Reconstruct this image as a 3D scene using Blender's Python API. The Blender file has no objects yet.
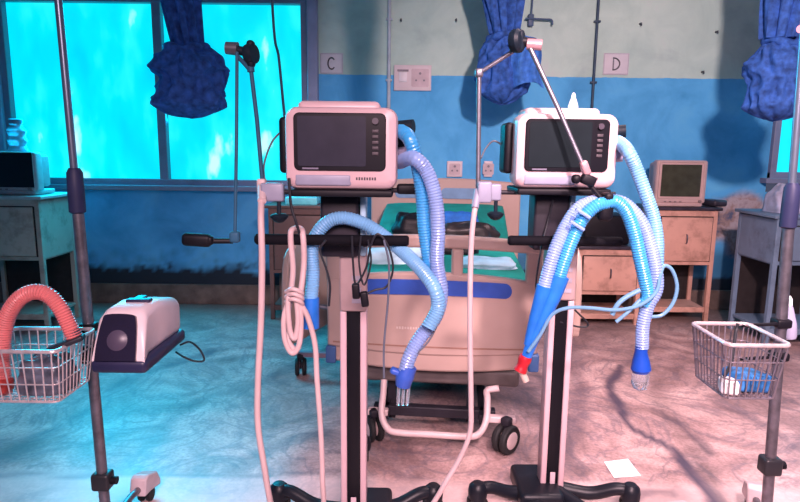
import bpy, bmesh, math, random
from math import sin, cos, pi, radians, tan, atan2, sqrt
from mathutils import Vector, Matrix, noise
random.seed(7)
C = bpy.context.scene.collection
S = bpy.context.scene

# ------------------------------------------------------------------ camera
CH, PITCH, ROLL, FPX = 1.4, radians(9.46), radians(0.65), 600.0
Fv = Vector((0, cos(PITCH), -sin(PITCH)))
U0 = Vector((0, sin(PITCH), cos(PITCH)))
R0 = Vector((1, 0, 0))
Rv = R0*cos(ROLL) + U0*sin(ROLL)
Uv = U0*cos(ROLL) - R0*sin(ROLL)
CAM = Vector((0, 0, CH))
cd = bpy.data.cameras.new('camera'); cam = bpy.data.objects.new('camera', cd); C.objects.link(cam)
cd.sensor_width = 36; cd.lens = 36*FPX/800; cd.clip_start = .05
m = Matrix((Rv, Uv, -Fv)).transposed().to_4x4(); m.translation = CAM
cam.matrix_world = m
S.camera = cam

# ------------------------------------------------------------------ world, lights, exposure
S.view_settings.view_transform = 'Standard'; S.view_settings.look = 'None'
S.view_settings.gamma = 1; S.view_settings.use_curve_mapping = False
S.view_settings.exposure = 0.0
w = bpy.data.worlds.new('world'); S.world = w; w.use_nodes = True
w.node_tree.nodes['Background'].inputs[0].default_value = (.34, .38, .62, 1)
w.node_tree.nodes['Background'].inputs[1].default_value = .19

def light(kind, name, loc, target, energy, color, **kw):
    d = bpy.data.lights.new(name, kind); d.energy = energy; d.color = color
    for k, v in kw.items(): setattr(d, k, v)
    o = bpy.data.objects.new(name, d); C.objects.link(o); o.location = loc
    o.rotation_euler = (Vector(target)-Vector(loc)).to_track_quat('-Z', 'Y').to_euler()
    return o
light('SPOT', 'ceiling_lamp_light', (.93, .2, 2.85), (1.85, 3.9, 1.05), 820, (1, .67, .70),
      spot_size=radians(82), spot_blend=.75, shadow_soft_size=.10)
light('AREA', 'near_daylight', (.2, -1.0, 2.5), (.25, 2.0, .2), 46, (1, .66, .72), shape='RECTANGLE', size=1.6, size_y=.8, spread=radians(70))
light('AREA', 'floor_fill_light', (1.7, 2.9, 3.2), (1.6, 2.6, 0), 34, (1, .70, .72), shape='RECTANGLE', size=1.2, size_y=.5, spread=radians(95))  # unseen fill light, added to brighten the floor on the right
light('AREA', 'window_daylight', (-2.1, 5.15, 1.95), (-1.4, 2.2, 0), 125, (0.0, .58, .92), shape='RECTANGLE', size=2.3, size_y=1.3, spread=radians(140))
light('AREA', 'side_window_daylight', (3.85, 5.1, 1.9), (2.8, 3, .3), 12, (0.02, .6, .95), shape='RECTANGLE', size=.9, size_y=1.3)

# ------------------------------------------------------------------ pixel -> point on the plane y = Y
def P(px, py, Y):
    d = Fv + Rv*((px-400)/FPX) - Uv*((py-251)/FPX)
    return CAM + d*(Y/d.y)
def PF(px, py, z=0):
    d = Fv + Rv*((px-400)/FPX) - Uv*((py-251)/FPX)
    return CAM + d*((z-CH)/d.z)

# ------------------------------------------------------------------ materials
MATS = {}
def mat(name, col, rough=.5, metal=0, var=.12, scale=14, bump=0, trans=0, alpha=1, spec=.5, dirt=None, dirt_amt=.35, dirt_scale=5, emis=None, estr=0, coat=0, ior=1.45):
    if name in MATS: return MATS[name]
    mt = bpy.data.materials.new(name); mt.use_nodes = True; nt = mt.node_tree; b = nt.nodes['Principled BSDF']
    N = nt.nodes.new; L = nt.links.new
    tc = N('ShaderNodeTexCoord')
    nz = N('ShaderNodeTexNoise'); nz.inputs['Scale'].default_value = scale; nz.inputs['Detail'].default_value = 4
    L(tc.outputs['Object'], nz.inputs['Vector'])
    rp = N('ShaderNodeValToRGB')
    lo = [max(0, c*(1-var)) for c in col]; hi = [min(1, c*(1+var)) for c in col]
    rp.color_ramp.elements[0].color = (*lo, 1); rp.color_ramp.elements[1].color = (*hi, 1)
    rp.color_ramp.elements[0].position = .3; rp.color_ramp.elements[1].position = .7
    L(nz.outputs['Fac'], rp.inputs['Fac'])
    out = rp.outputs['Color']
    if dirt:
        n2 = N('ShaderNodeTexNoise'); n2.inputs['Scale'].default_value = dirt_scale; n2.inputs['Detail'].default_value = 7; n2.inputs['Roughness'].default_value = .65
        L(tc.outputs['Object'], n2.inputs['Vector'])
        r2 = N('ShaderNodeValToRGB'); r2.color_ramp.elements[0].position = .5; r2.color_ramp.elements[1].position = .72
        r2.color_ramp.elements[0].color = (0, 0, 0, 1); r2.color_ramp.elements[1].color = (dirt_amt,)*3+(1,)
        L(n2.outputs['Fac'], r2.inputs['Fac'])
        mx = N('ShaderNodeMixRGB'); mx.inputs[2].default_value = (*dirt, 1)
        L(r2.outputs['Color'], mx.inputs[0]); L(out, mx.inputs[1]); out = mx.outputs[0]
    L(out, b.inputs['Base Color'])
    b.inputs['Roughness'].default_value = rough; b.inputs['Metallic'].default_value = metal
    b.inputs['Transmission Weight'].default_value = trans; b.inputs['Alpha'].default_value = alpha
    b.inputs['Specular IOR Level'].default_value = spec; b.inputs['Coat Weight'].default_value = coat
    b.inputs['IOR'].default_value = ior
    if emis: b.inputs['Emission Color'].default_value = (*emis, 1); b.inputs['Emission Strength'].default_value = estr
    if bump:
        bp = N('ShaderNodeBump'); bp.inputs['Strength'].default_value = bump; bp.inputs['Distance'].default_value = .01
        L(nz.outputs['Fac'], bp.inputs['Height']); L(bp.outputs['Normal'], b.inputs['Normal'])
    MATS[name] = mt; return mt

casing = mat('cream_casing', (.57, .41, .43), .35, var=.03, scale=6)
darkglass = mat('screen_glass', (.012, .018, .022), .2, var=.1, spec=.3)
bezel = mat('black_bezel', (.006, .006, .010), .3, var=.1, spec=.3)
black = mat('black_plastic', (.006, .006, .010), .5, spec=.25, var=.25, bump=.1)
rubber = mat('black_rubber', (.012, .012, .014), .7, var=.3, scale=60)
greyp = mat('grey_plastic', (.26, .27, .36), .4, var=.1)
neckm = mat('dark_grey_metal', (.02, .018, .026), .5, spec=.3, var=.2)
chrome = mat('steel', (.20, .20, .24), .4, metal=.7, var=.15, scale=30)
dullst = mat('dull_steel', (.20, .19, .22), .38, metal=.75, var=.25, scale=30, dirt=(.05, .04, .04))
whitem = mat('white_powder_coat', (.62, .48, .48), .4, var=.06, dirt=(.4, .32, .28), dirt_amt=.3)
beige = mat('beige_bed_plastic', (.46, .33, .29), .42, var=.07, scale=4, dirt=(.42, .30, .24), dirt_amt=.4, dirt_scale=3)
bluep = mat('blue_plastic', (.03, .09, .42), .4, var=.12)
green = mat('green_sheet', (.0, .24, .19), .8, var=.2, scale=8, bump=.5)
bluecl = mat('blue_cloth', (.02, .14, .5), .85, var=.2, scale=20, bump=.5)
whitecl = mat('pale_blue_sheet', (.45, .66, .78), .85, var=.25, scale=9, bump=.5)
netm = mat('blue_net', (.03, .11, .40), .85, var=.45, scale=26, bump=.6)
netl = mat('pale_blue_net', (.05, .20, .62), .85, var=.3, scale=26, bump=.6)
hosec = mat('cyan_corrugated', (.05, .36, .74), .3, var=.12, trans=.15, coat=.3)
hosew = mat('clear_corrugated', (.28, .42, .76), .28, var=.12, trans=.25, coat=.3)
hoseb = mat('deep_blue_sleeve', (.015, .15, .58), .4, var=.2)
thinb = mat('grey_blue_tubing', (.12, .27, .42), .3, var=.1)
pinkhose = mat('pink_corrugated', (.74, .20, .20), .4, var=.15, coat=.2)
gasw = mat('white_hose', (.56, .42, .42), .45, var=.06)
redcap = mat('red_cap', (.4, .01, .02), .4)
clear = mat('clear_plastic', (.85, .88, .95), .12, trans=.85, var=.02)
cable = mat('black_cable', (.012, .014, .02), .5)
cablegr = mat('grey_cable', (.10, .12, .16), .5)
lockp = mat('locker_paint_pink', (.62, .36, .28), .5, var=.1, scale=5, dirt=(.16, .08, .05), dirt_amt=.7, dirt_scale=6)
lockg = mat('locker_paint_cream', (.42, .38, .32), .5, var=.1, scale=5, dirt=(.12, .08, .05), dirt_amt=.7, dirt_scale=6)
lockb = mat('locker_paint_brown', (.16, .09, .08), .5, var=.15, scale=5, dirt=(.04, .02, .02), dirt_amt=.7)
locks = mat('locker_paint_blue_grey', (.16, .24, .34), .45, var=.15, scale=5, dirt=(.04, .05, .07), dirt_amt=.6)
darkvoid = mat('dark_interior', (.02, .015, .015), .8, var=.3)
topdark = mat('dark_laminate', (.04, .035, .05), .3, var=.3)
paper = mat('white_paper', (.9, .86, .86), .8, var=.03)
ink = mat('dark_ink', (.05, .05, .08), .8, var=.1)
crt = mat('crt_screen', (.05, .055, .035), .15, var=.2, coat=.3)
crtb = mat('aged_beige_plastic', (.52, .38, .36), .5, var=.08)
knob = mat('blue_black_knob', (.008, .015, .025), .5, spec=.25, var=.2)
chalk = mat('pink_plastic', (.75, .42, .48), .4)
aluf = mat('window_frame_paint', (.22, .25, .36), .45, var=.15, scale=5, dirt=(.1, .1, .14), dirt_amt=.5)
wiremat = mat('chromed_wire', (.72, .62, .62), .3, metal=.5, var=.15, scale=40)

# ------------------------------------------------------------------ mesh builder
class MB:
    def __init__(s): s.v = []; s.f = []
    def add(s, vs, fs, M=None):
        o = len(s.v)
        s.v += [(M @ Vector(v)) if M else Vector(v) for v in vs]
        s.f += [tuple(i+o for i in f) for f in fs]; return s
    def box(s, c, d, M=None, rz=0, rx=0, ry=0):
        x, y, z = [k/2 for k in d]
        vs = [(a*x, b*y, e*z) for a in (-1, 1) for b in (-1, 1) for e in (-1, 1)]
        T = Matrix.Translation(Vector(c)) @ Matrix.Rotation(rz, 4, 'Z') @ Matrix.Rotation(ry, 4, 'Y') @ Matrix.Rotation(rx, 4, 'X')
        if M: T = M @ T
        return s.add(vs, [(0,1,3,2),(4,6,7,5),(0,4,5,1),(2,3,7,6),(0,2,6,4),(1,5,7,3)], T)
    def rbox(s, c, d, b=.01, seg=3, M=None, rz=0, rx=0, ry=0):
        bm = bmesh.new(); bmesh.ops.create_cube(bm, size=1)
        bmesh.ops.scale(bm, vec=d, verts=bm.verts)
        bmesh.ops.bevel(bm, geom=list(bm.edges), offset=min(b, min(d)*.49), segments=seg, affect='EDGES', profile=.5)
        T = Matrix.Translation(Vector(c)) @ Matrix.Rotation(rz, 4, 'Z') @ Matrix.Rotation(ry, 4, 'Y') @ Matrix.Rotation(rx, 4, 'X')
        if M: T = M @ T
        bm.verts.index_update()
        s.add([v.co.copy() for v in bm.verts], [[v.index for v in f.verts] for f in bm.faces], T); bm.free(); return s
    def tube(s, pts, r, n=10, cap=True, closed=False):
        pts = [Vector(p) for p in pts]; N = len(pts)
        rf = r if callable(r) else (lambda t: r)
        tans = []
        for i in range(N):
            if closed: t = pts[(i+1) % N]-pts[i-1]
            else: t = pts[min(i+1, N-1)]-pts[max(i-1, 0)]
            tans.append(t.normalized() if t.length > 1e-9 else Vector((0, 0, 1)))
        up = Vector((0, 0, 1)) if abs(tans[0].z) < .9 else Vector((1, 0, 0))
        a = tans[0].cross(up).normalized(); o = len(s.v)
        for i, p in enumerate(pts):
            a = a - tans[i]*a.dot(tans[i]); a.normalize(); b = tans[i].cross(a)
            rr = rf(i/max(1, N-1))
            for k in range(n):
                th = 2*pi*k/n; s.v.append(p + (a*cos(th)+b*sin(th))*rr)
        M_ = N if closed else N-1
        for i in range(M_):
            for k in range(n):
                k2 = (k+1) % n; i2 = (i+1) % N
                s.f.append((o+i*n+k, o+i*n+k2, o+i2*n+k2, o+i2*n+k))
        if cap and not closed:
            s.f.append(tuple(o+k for k in range(n))[::-1]); s.f.append(tuple(o+(N-1)*n+k for k in range(n)))
        return s
    def cyl(s, p0, p1, r0, r1=None, n=20):
        r1 = r0 if r1 is None else r1
        return s.tube([p0, p1], lambda t: r0+(r1-r0)*t, n)
    def lathe(s, prof, c, axis=(0, 0, 1), n=24):
        ax = Vector(axis).normalized(); c = Vector(c)
        pts = [c+ax*z for r, z in prof]
        up = Vector((0, 0, 1)) if abs(ax.z) < .9 else Vector((1, 0, 0))
        a = ax.cross(up).normalized(); b = ax.cross(a); o = len(s.v)
        for (r, z) in prof:
            for k in range(n):
                th = 2*pi*k/n; s.v.append(c+ax*z+(a*cos(th)+b*sin(th))*max(r, 1e-4))
        for i in range(len(prof)-1):
            for k in range(n):
                k2 = (k+1) % n
                s.f.append((o+i*n+k, o+i*n+k2, o+(i+1)*n+k2, o+(i+1)*n+k))
        s.f.append(tuple(o+k for k in range(n))[::-1]); s.f.append(tuple(o+(len(prof)-1)*n+k for k in range(n)))
        return s
    def prism(s, out, y0, y1, M=None):          # outline in x,z extruded along y
        n = len(out)
        vs = [(x, y0, z) for x, z in out]+[(x, y1, z) for x, z in out]
        fs = [tuple(range(n)), tuple(range(2*n-1, n-1, -1))]
        fs += [(i, (i+n), (i+1) % n+n, (i+1) % n) for i in range(n)]
        return s.add(vs, fs, M)
    def build(s, name, m, parent=None, world=False, smooth=True, bevel=0, bseg=2, sharp=35):
        me = bpy.data.meshes.new(name)
        off = Vector((0, 0, 0))
        o = bpy.data.objects.new(name, me); C.objects.link(o)
        if parent is not None:
            o.parent = parent
            if world:
                q = parent
                while q: off += q.location; q = q.parent
        else:
            if s.v:
                xs = [v.x for v in s.v]; ys = [v.y for v in s.v]; zs = [v.z for v in s.v]
                off = Vector(((min(xs)+max(xs))/2, (min(ys)+max(ys))/2, min(zs))); o.location = off
        me.from_pydata([tuple(v-off) for v in s.v], [], s.f)
        bm = bmesh.new(); bm.from_mesh(me); bmesh.ops.recalc_face_normals(bm, faces=bm.faces); bm.to_mesh(me); bm.free()
        me.materials.append(m)
        if smooth:
            for p in me.polygons: p.use_smooth = True
            me.set_sharp_from_angle(angle=radians(sharp))
        if bevel:
            b = o.modifiers.new('bevel', 'BEVEL'); b.width = bevel; b.segments = bseg; b.limit_method = 'ANGLE'; b.harden_normals = False
        return o

def tag(o, label=None, cat=None, group=None, kind=None):
    if label: o['label'] = label
    if cat: o['category'] = cat
    if group: o['group'] = group
    if kind: o['kind'] = kind
    return o
def thing(name, loc, label, cat, group=None, rz=0):
    o = bpy.data.objects.new(name, None); C.objects.link(o); o.location = loc; o.rotation_euler = (0, 0, rz)
    o.empty_display_size = .05
    return tag(o, label, cat, group)
def cr(pts, n=12):                               # Catmull-Rom through points
    pts = [Vector(p) for p in pts]; q = [2*pts[0]-pts[1]]+pts+[2*pts[-1]-pts[-2]]; out = []
    for i in range(1, len(q)-2):
        p0, p1, p2, p3 = q[i-1:i+3]
        for k in range(n):
            t = k/n; out.append(.5*((2*p1)+(p2-p0)*t+(2*p0-5*p1+4*p2-p3)*t*t+(3*p1-p0-3*p2+p3)*t**3))
    out.append(pts[-1]); return out
def resample(pts, step):
    out = [pts[0]]; acc = 0
    for a, b in zip(pts, pts[1:]):
        L_ = (b-a).length
        while acc+L_ >= step:
            t = (step-acc)/L_; a = a.lerp(b, t); out.append(a.copy()); L_ = (b-a).length; acc = 0
            if L_ < 1e-9: break
        acc += L_
    return out
def corr(pts, r, amp=.045, pitch=.009, n=14):     # corrugated hose
    p = resample(cr(pts, 16), pitch/4); N = len(p)
    mb = MB(); mb.tube(p, lambda t: r*(1+amp*cos(2*pi*(t*(N-1))/4)), n); return mb
def hose(pts, r, n=10, k=12): return MB().tube(cr(pts, k), r, n)
def rrect(w, h, r, seg=5, cx=0, cz=0):
    o = []
    for (sx, sz, a0) in ((1, 1, 0), (-1, 1, 90), (-1, -1, 180), (1, -1, 270)):
        for k in range(seg+1):
            a = radians(a0+90*k/seg); o.append((cx+sx*(w/2-r)+r*cos(a), cz+sz*(h/2-r)+r*sin(a)))
    return o

# ================================================================== ROOM
WY = 5.35
def attr_grid(name, origin, du, dv, nu, nv, fn, m):
    me = bpy.data.meshes.new(name); vs = []; fs = []; vals = []
    for j in range(nv+1):
        for i in range(nu+1):
            p = Vector(origin)+Vector(du)*(i/nu)+Vector(dv)*(j/nv); vs.append(tuple(p)); vals.append(fn(p))
    for j in range(nv):
        for i in range(nu):
            a = j*(nu+1)+i; fs.append((a, a+1, a+nu+2, a+nu+1))
    me.from_pydata(vs, [], fs); me.materials.append(m)
    at = me.color_attributes.new('wear_and_light', 'FLOAT_COLOR', 'POINT')
    for i, v in enumerate(vals): at.data[i].color = (*v, 1)
    o = bpy.data.objects.new(name, me); C.objects.link(o); tag(o, kind='structure'); return o
def seg_dist(p, pl):
    best = 9
    for a, b in zip(pl, pl[1:]):
        ab = b-a; t = max(0, min(1, (p-a).dot(ab)/ab.length_squared)); best = min(best, (p-a-ab*t).length)
    return best
def nz3(p, s, o=0): return noise.noise(Vector((p.x*s+o, p.y*s+o*1.3, p.z*s+o*.7)))

# --- floor
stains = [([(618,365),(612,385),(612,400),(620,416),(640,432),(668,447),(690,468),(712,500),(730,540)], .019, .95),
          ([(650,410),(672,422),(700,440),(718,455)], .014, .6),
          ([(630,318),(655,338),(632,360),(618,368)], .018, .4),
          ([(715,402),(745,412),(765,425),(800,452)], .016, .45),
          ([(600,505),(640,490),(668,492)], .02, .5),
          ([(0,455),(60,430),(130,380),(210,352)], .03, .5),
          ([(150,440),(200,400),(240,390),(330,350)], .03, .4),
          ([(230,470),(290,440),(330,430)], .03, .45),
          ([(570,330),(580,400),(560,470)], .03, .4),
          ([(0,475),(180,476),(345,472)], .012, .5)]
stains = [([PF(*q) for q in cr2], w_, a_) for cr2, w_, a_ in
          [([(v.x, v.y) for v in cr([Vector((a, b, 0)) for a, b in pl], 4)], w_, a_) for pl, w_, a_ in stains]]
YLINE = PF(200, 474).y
def floor_fn(p):
    q = p+Vector((nz3(p, 3), nz3(p, 3, 9), 0))*.05; r = 0
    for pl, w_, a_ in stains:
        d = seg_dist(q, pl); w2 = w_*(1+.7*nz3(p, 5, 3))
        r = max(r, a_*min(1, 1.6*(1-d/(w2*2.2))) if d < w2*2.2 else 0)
    g = max(0, min(1, (YLINE-.02*p.x+.03*nz3(p, 2, 7)-p.y)/.05))*(.55+.35*nz3(p, 4, 2)) if p.x < 3.5 else 0  # near floor band: stronger light painted in as a paler colour
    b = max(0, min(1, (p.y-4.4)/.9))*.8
    return (r, g, b)
fm = bpy.data.materials.new('terrazzo_floor'); fm.use_nodes = True; nt = fm.node_tree; b = nt.nodes['Principled BSDF']
N = nt.nodes.new; L = nt.links.new
at = N('ShaderNodeAttribute'); at.attribute_name = 'wear_and_light'; sp = N('ShaderNodeSeparateColor'); L(at.outputs['Color'], sp.inputs[0])
tc = N('ShaderNodeTexCoord')
def noise_n(scale, detail=6, dist=0, rough=.6):
    n_ = N('ShaderNodeTexNoise'); n_.inputs['Scale'].default_value = scale; n_.inputs['Detail'].default_value = detail
    n_.inputs['Distortion'].default_value = dist; n_.inputs['Roughness'].default_value = rough; L(tc.outputs['Object'], n_.inputs['Vector']); return n_
def ramp(src, stops):
    r_ = N('ShaderNodeValToRGB'); e = r_.color_ramp.elements
    e[0].position, e[0].color = stops[0][0], (*stops[0][1], 1); e[1].position, e[1].color = stops[-1][0], (*stops[-1][1], 1)
    for ps, cl in stops[1:-1]:
        x_ = e.new(ps); x_.color = (*cl, 1)
    L(src, r_.inputs['Fac']); return r_.outputs['Color']
def mix(fac, a, b_, mode='MIX'):
    m_ = N('ShaderNodeMixRGB'); m_.blend_type = mode
    for i, v in enumerate((fac, a, b_)):
        if isinstance(v, (int, float)): m_.inputs[i].default_value = v
        elif isinstance(v, tuple): m_.inputs[i].default_value = (*v, 1)
        else: L(v, m_.inputs[i])
    return m_.outputs[0]
base = ramp(noise_n(2.2, 8, 1.5).outputs['Fac'], [(.3, (.20, .13, .13)), (.5, (.44, .29, .28)), (.72, (.70, .50, .47))])
speck = ramp(noise_n(60, 3).outputs['Fac'], [(.35, (.75, .75, .75)), (.65, (1.1, 1.1, 1.1))])
base = mix(1.0, base, speck, 'MULTIPLY')
vein = ramp(noise_n(1.6, 7, 3.0, .55).outputs['Fac'], [(.46, (0, 0, 0)), (.5, (.55, .55, .55)), (.54, (0, 0, 0))])
base = mix(vein, base, (.13, .11, .14))
base = mix(sp.outputs[1], base, (.76, .55, .53), 'MIX')  # paler pink of the painted near-floor light
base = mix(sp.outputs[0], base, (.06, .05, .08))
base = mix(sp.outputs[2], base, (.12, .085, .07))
L(base, b.inputs['Base Color'])
rr = N('ShaderNodeMapRange'); rr.inputs[3].default_value = .28; rr.inputs[4].default_value = .5; L(noise_n(4, 4).outputs['Fac'], rr.inputs[0]); L(rr.outputs[0], b.inputs['Roughness'])
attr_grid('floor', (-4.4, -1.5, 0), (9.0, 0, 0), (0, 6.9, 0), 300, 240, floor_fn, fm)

# --- back wall, with openings for the two windows
ZP = 2.045                                        # top of the blue paint
wm = bpy.data.materials.new('painted_wall'); wm.use_nodes = True; nt = wm.node_tree; b = nt.nodes['Principled BSDF']
N = nt.nodes.new; L = nt.links.new
at = N('ShaderNodeAttribute'); at.attribute_name = 'wear_and_light'; sp = N('ShaderNodeSeparateColor'); L(at.outputs['Color'], sp.inputs[0])
tc = N('ShaderNodeTexCoord'); sx = N('ShaderNodeSeparateXYZ'); L(tc.outputs['Object'], sx.inputs[0])
up_ = ramp(noise_n(3, 6, .6).outputs['Fac'], [(.3, (.42, .62, .55)), (.6, (.54, .74, .65)), (.8, (.60, .67, .65))])
lo_ = ramp(noise_n(2.4, 6, .8).outputs['Fac'], [(.3, (.06, .36, .70)), (.55, (.10, .48, .86)), (.8, (.15, .56, .88))])
ad = N('ShaderNodeMath'); ad.operation = 'MULTIPLY_ADD'; L(noise_n(9, 4).outputs['Fac'], ad.inputs[0]); ad.inputs[1].default_value = .02; L(sx.outputs[2], ad.inputs[2])
gt = N('ShaderNodeMath'); gt.operation = 'GREATER_THAN'; L(ad.outputs[0], gt.inputs[0]); gt.inputs[1].default_value = ZP+.01
wc = mix(gt.outputs[0], lo_, up_)
peel = ramp(noise_n(7, 7, .5).outputs['Fac'], [(.38, (.10, .12, .2)), (.48, (.34, .24, .22)), (.6, (.48, .42, .44)), (.75, (.24, .18, .2))])
wc = mix(sp.outputs[0], wc, peel)
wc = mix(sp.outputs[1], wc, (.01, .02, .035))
sc_ = ramp(noise_n(1.1, 8, 1.2).outputs['Fac'], [(.55, (1, 1, 1)), (.72, (.78, .80, .84))])
wc = mix(1.0, wc, sc_, 'MULTIPLY')
L(wc, b.inputs['Base Color']); b.inputs['Roughness'].default_value = .8
bp = N('ShaderNodeBump'); bp.inputs['Strength'].default_value = .25; bp.inputs['Distance'].default_value = .02
L(noise_n(6, 6).outputs['Fac'], bp.inputs['Height']); L(bp.outputs['Normal'], b.inputs['Normal'])
pl0 = P(745, 222, WY)
def wall_fn(p):
    d = Vector(((p.x-pl0.x)/.58, 0, (p.z-(pl0.z-.02))/.29)).length+.5*nz3(p, 5)
    peel_ = max(0, min(1, (1.05-d)*3.5))
    d2 = Vector(((p.x-3.35)/.35, 0, (p.z-.62)/.3)).length+.5*nz3(p, 4, 2)
    peel_ = max(peel_, max(0, min(1, (.9-d2)*3))*.7)
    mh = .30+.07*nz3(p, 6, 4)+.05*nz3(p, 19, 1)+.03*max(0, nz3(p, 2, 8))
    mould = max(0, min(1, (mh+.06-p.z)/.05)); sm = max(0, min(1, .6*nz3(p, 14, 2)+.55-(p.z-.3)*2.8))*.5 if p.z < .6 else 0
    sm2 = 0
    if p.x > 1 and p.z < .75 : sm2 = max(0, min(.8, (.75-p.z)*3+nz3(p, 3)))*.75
    return (peel_, max(mould, sm, sm2), 0)
W1 = (P(14, 180, WY).x, P(309, 120, WY).x, P(150, 185, WY).z, P(200, -3, WY).z)
W2 = (P(771, 140, WY).x, P(777, 140, WY).x+1.0, 1.20, W1[3]+.02)
XL, XR, ZT = -4.4, 4.6, 3.3
def wallpiece(name, x0, x1, z0, z1):
    return attr_grid(name, (x0, WY, z0), (x1-x0, 0, 0), (0, 0, z1-z0), max(2, int((x1-x0)/.035)), max(2, int((z1-z0)/.03)), wall_fn, wm)
wallpiece('wall_back', XL, XR, 0, W1[2])
wallpiece('wall_back', XL, W1[0], W1[2], ZT)
wallpiece('wall_back', W1[1], W2[0], W1[2], ZT)
wallpiece('wall_back', W2[1], XR, W1[2], ZT)
wallpiece('wall_back', W1[0], W1[1], W1[3], ZT)
wallpiece('wall_back', W2[0], W2[1], W2[3], ZT)
sidew = mat('side_wall_paint', (.12, .36, .58), .6, var=.15, scale=3, bump=.2)
tag(MB().box((XL-.05, 1.9, ZT/2), (.1, 6.9, ZT)).build('wall_left', sidew), kind='structure')
tag(MB().box((XR+.05, 1.9, ZT/2), (.1, 6.9, ZT)).build('wall_right', sidew), kind='structure')
ceilm = mat('ceiling_paint', (.6, .62, .62), .8, var=.05)
tag(MB().box((.1, 3.1, ZT+.05), (9.0, 4.6, .1)).build('ceiling', ceilm), kind='structure')
basem = mat('brown_skirting', (.13, .095, .08), .45, var=.35, scale=7, dirt=(.3, .22, .19), dirt_amt=.5)
zb = P(200, 284, WY).z
tag(MB().box((.1, WY-.012, zb/2), (9.0, .024, zb)).build('baseboard_back', basem, bevel=.004), kind='structure')

# --- windows: frosted film glowing cyan with daylight
gm = bpy.data.materials.new('cyan_film_glass'); gm.use_nodes = True; nt = gm.node_tree; b = nt.nodes['Principled BSDF']
N = nt.nodes.new; L = nt.links.new; tc = N('ShaderNodeTexCoord')
mp = N('ShaderNodeMapping'); mp.inputs['Scale'].default_value = (2.6, 1, 1.1); L(tc.outputs['Object'], mp.inputs[0])
n1 = N('ShaderNodeTexNoise'); n1.inputs['Scale'].default_value = 1.35; n1.inputs['Detail'].default_value = 6; L(mp.outputs[0], n1.inputs['Vector'])
g1 = ramp(n1.outputs['Fac'], [(.3, (0, .60, .84)), (.5, (0, .80, .95)), (.62, (.02, .92, 1.0)), (.70, (.6, 1, 1))])
L(g1, b.inputs['Emission Color']); b.inputs['Emission Strength'].default_value = 1.05
b.inputs['Base Color'].default_value = (.02, .35, .42, 1); b.inputs['Roughness'].default_value = .25
def window(nm, x0, x1, z0, z1, mull):
    t = thing(nm, ((x0+x1)/2, WY, z0), None, None); t['kind'] = 'structure'
    fr = MB(); f = .055
    fr.box(((x0+x1)/2, WY+.0, z1-f/2), (x1-x0, .09, f)); fr.box(((x0+x1)/2, WY, z0+f/2), (x1-x0, .09, f))
    fr.box((x0+f/2, WY, (z0+z1)/2), (f, .088, z1-z0)); fr.box((x1-f/2, WY, (z0+z1)/2), (f, .088, z1-z0))
    for mx in mull: fr.box((mx, WY, (z0+z1)/2), (.075, .086, z1-z0-.02))
    tag(fr.build('window_frame', aluf, t, world=True, smooth=False, bevel=.006), kind='structure')
    tag(MB().box(((x0+x1)/2, WY-.02, z0-.02), (x1-x0+.12, .16, .045)).build('window_sill', aluf, t, world=True, bevel=.006), kind='structure')
    xs = [x0]+list(mull)+[x1]
    for a, c in zip(xs, xs[1:]):
        tag(MB().box(((a+c)/2, WY+.03, (z0+z1)/2), (c-a, .012, z1-z0)).build('window_pane', gm, t, world=True, smooth=False), kind='structure')
window('window_1', *W1, [P(163, 120, WY).x])
window('window_2', *W2, [W2[0]+.5])
# outer side post of window 1, visible at the left edge
tag(MB().box((W1[0]-.05, WY-.03, (W1[2]+W1[3])/2), (.10, .1, W1[3]-W1[2]+.1)).build('trim_window', mat('blue_grey_trim', (.30, .42, .62), .5, var=.2, scale=4), bevel=.01), kind='structure')
tag(MB().box((W1[1]+.045, WY-.03, (W1[2]+W1[3])/2), (.09, .1, W1[3]-W1[2]+.1)).build('trim_window', mat('lilac_grey_trim', (.30, .33, .48), .5, var=.2, scale=4), bevel=.01), kind='structure')

# --- wall conduits
for px, r_, m_, lb in ((389, .016, mat('pale_conduit', (.45, .55, .62), .5), 'pale vertical conduit pipe on the wall between the C notice and the socket'),
                   (595, .012, mat('dark_conduit', (.03, .07, .12), .5), 'dark vertical conduit on the wall beside the D notice')):
    a = P(px, 60, WY-.02)
    c_ = MB(); c_.cyl((a.x, WY-.017, 1.25), (a.x, WY-.017, ZT), r_, n=12)
    r0 = thing('wall_conduit', (a.x, WY, 1.25), lb, 'conduit')
    c_.build('pipe', m_, r0, world=True)
    cl = MB()
    for z in (1.5, 2.0, 2.5, 3.0): cl.rbox((a.x, WY-.014, z), (.055, .03, .018), .003)
    cl.build('clip', m_, r0, world=True)

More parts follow.
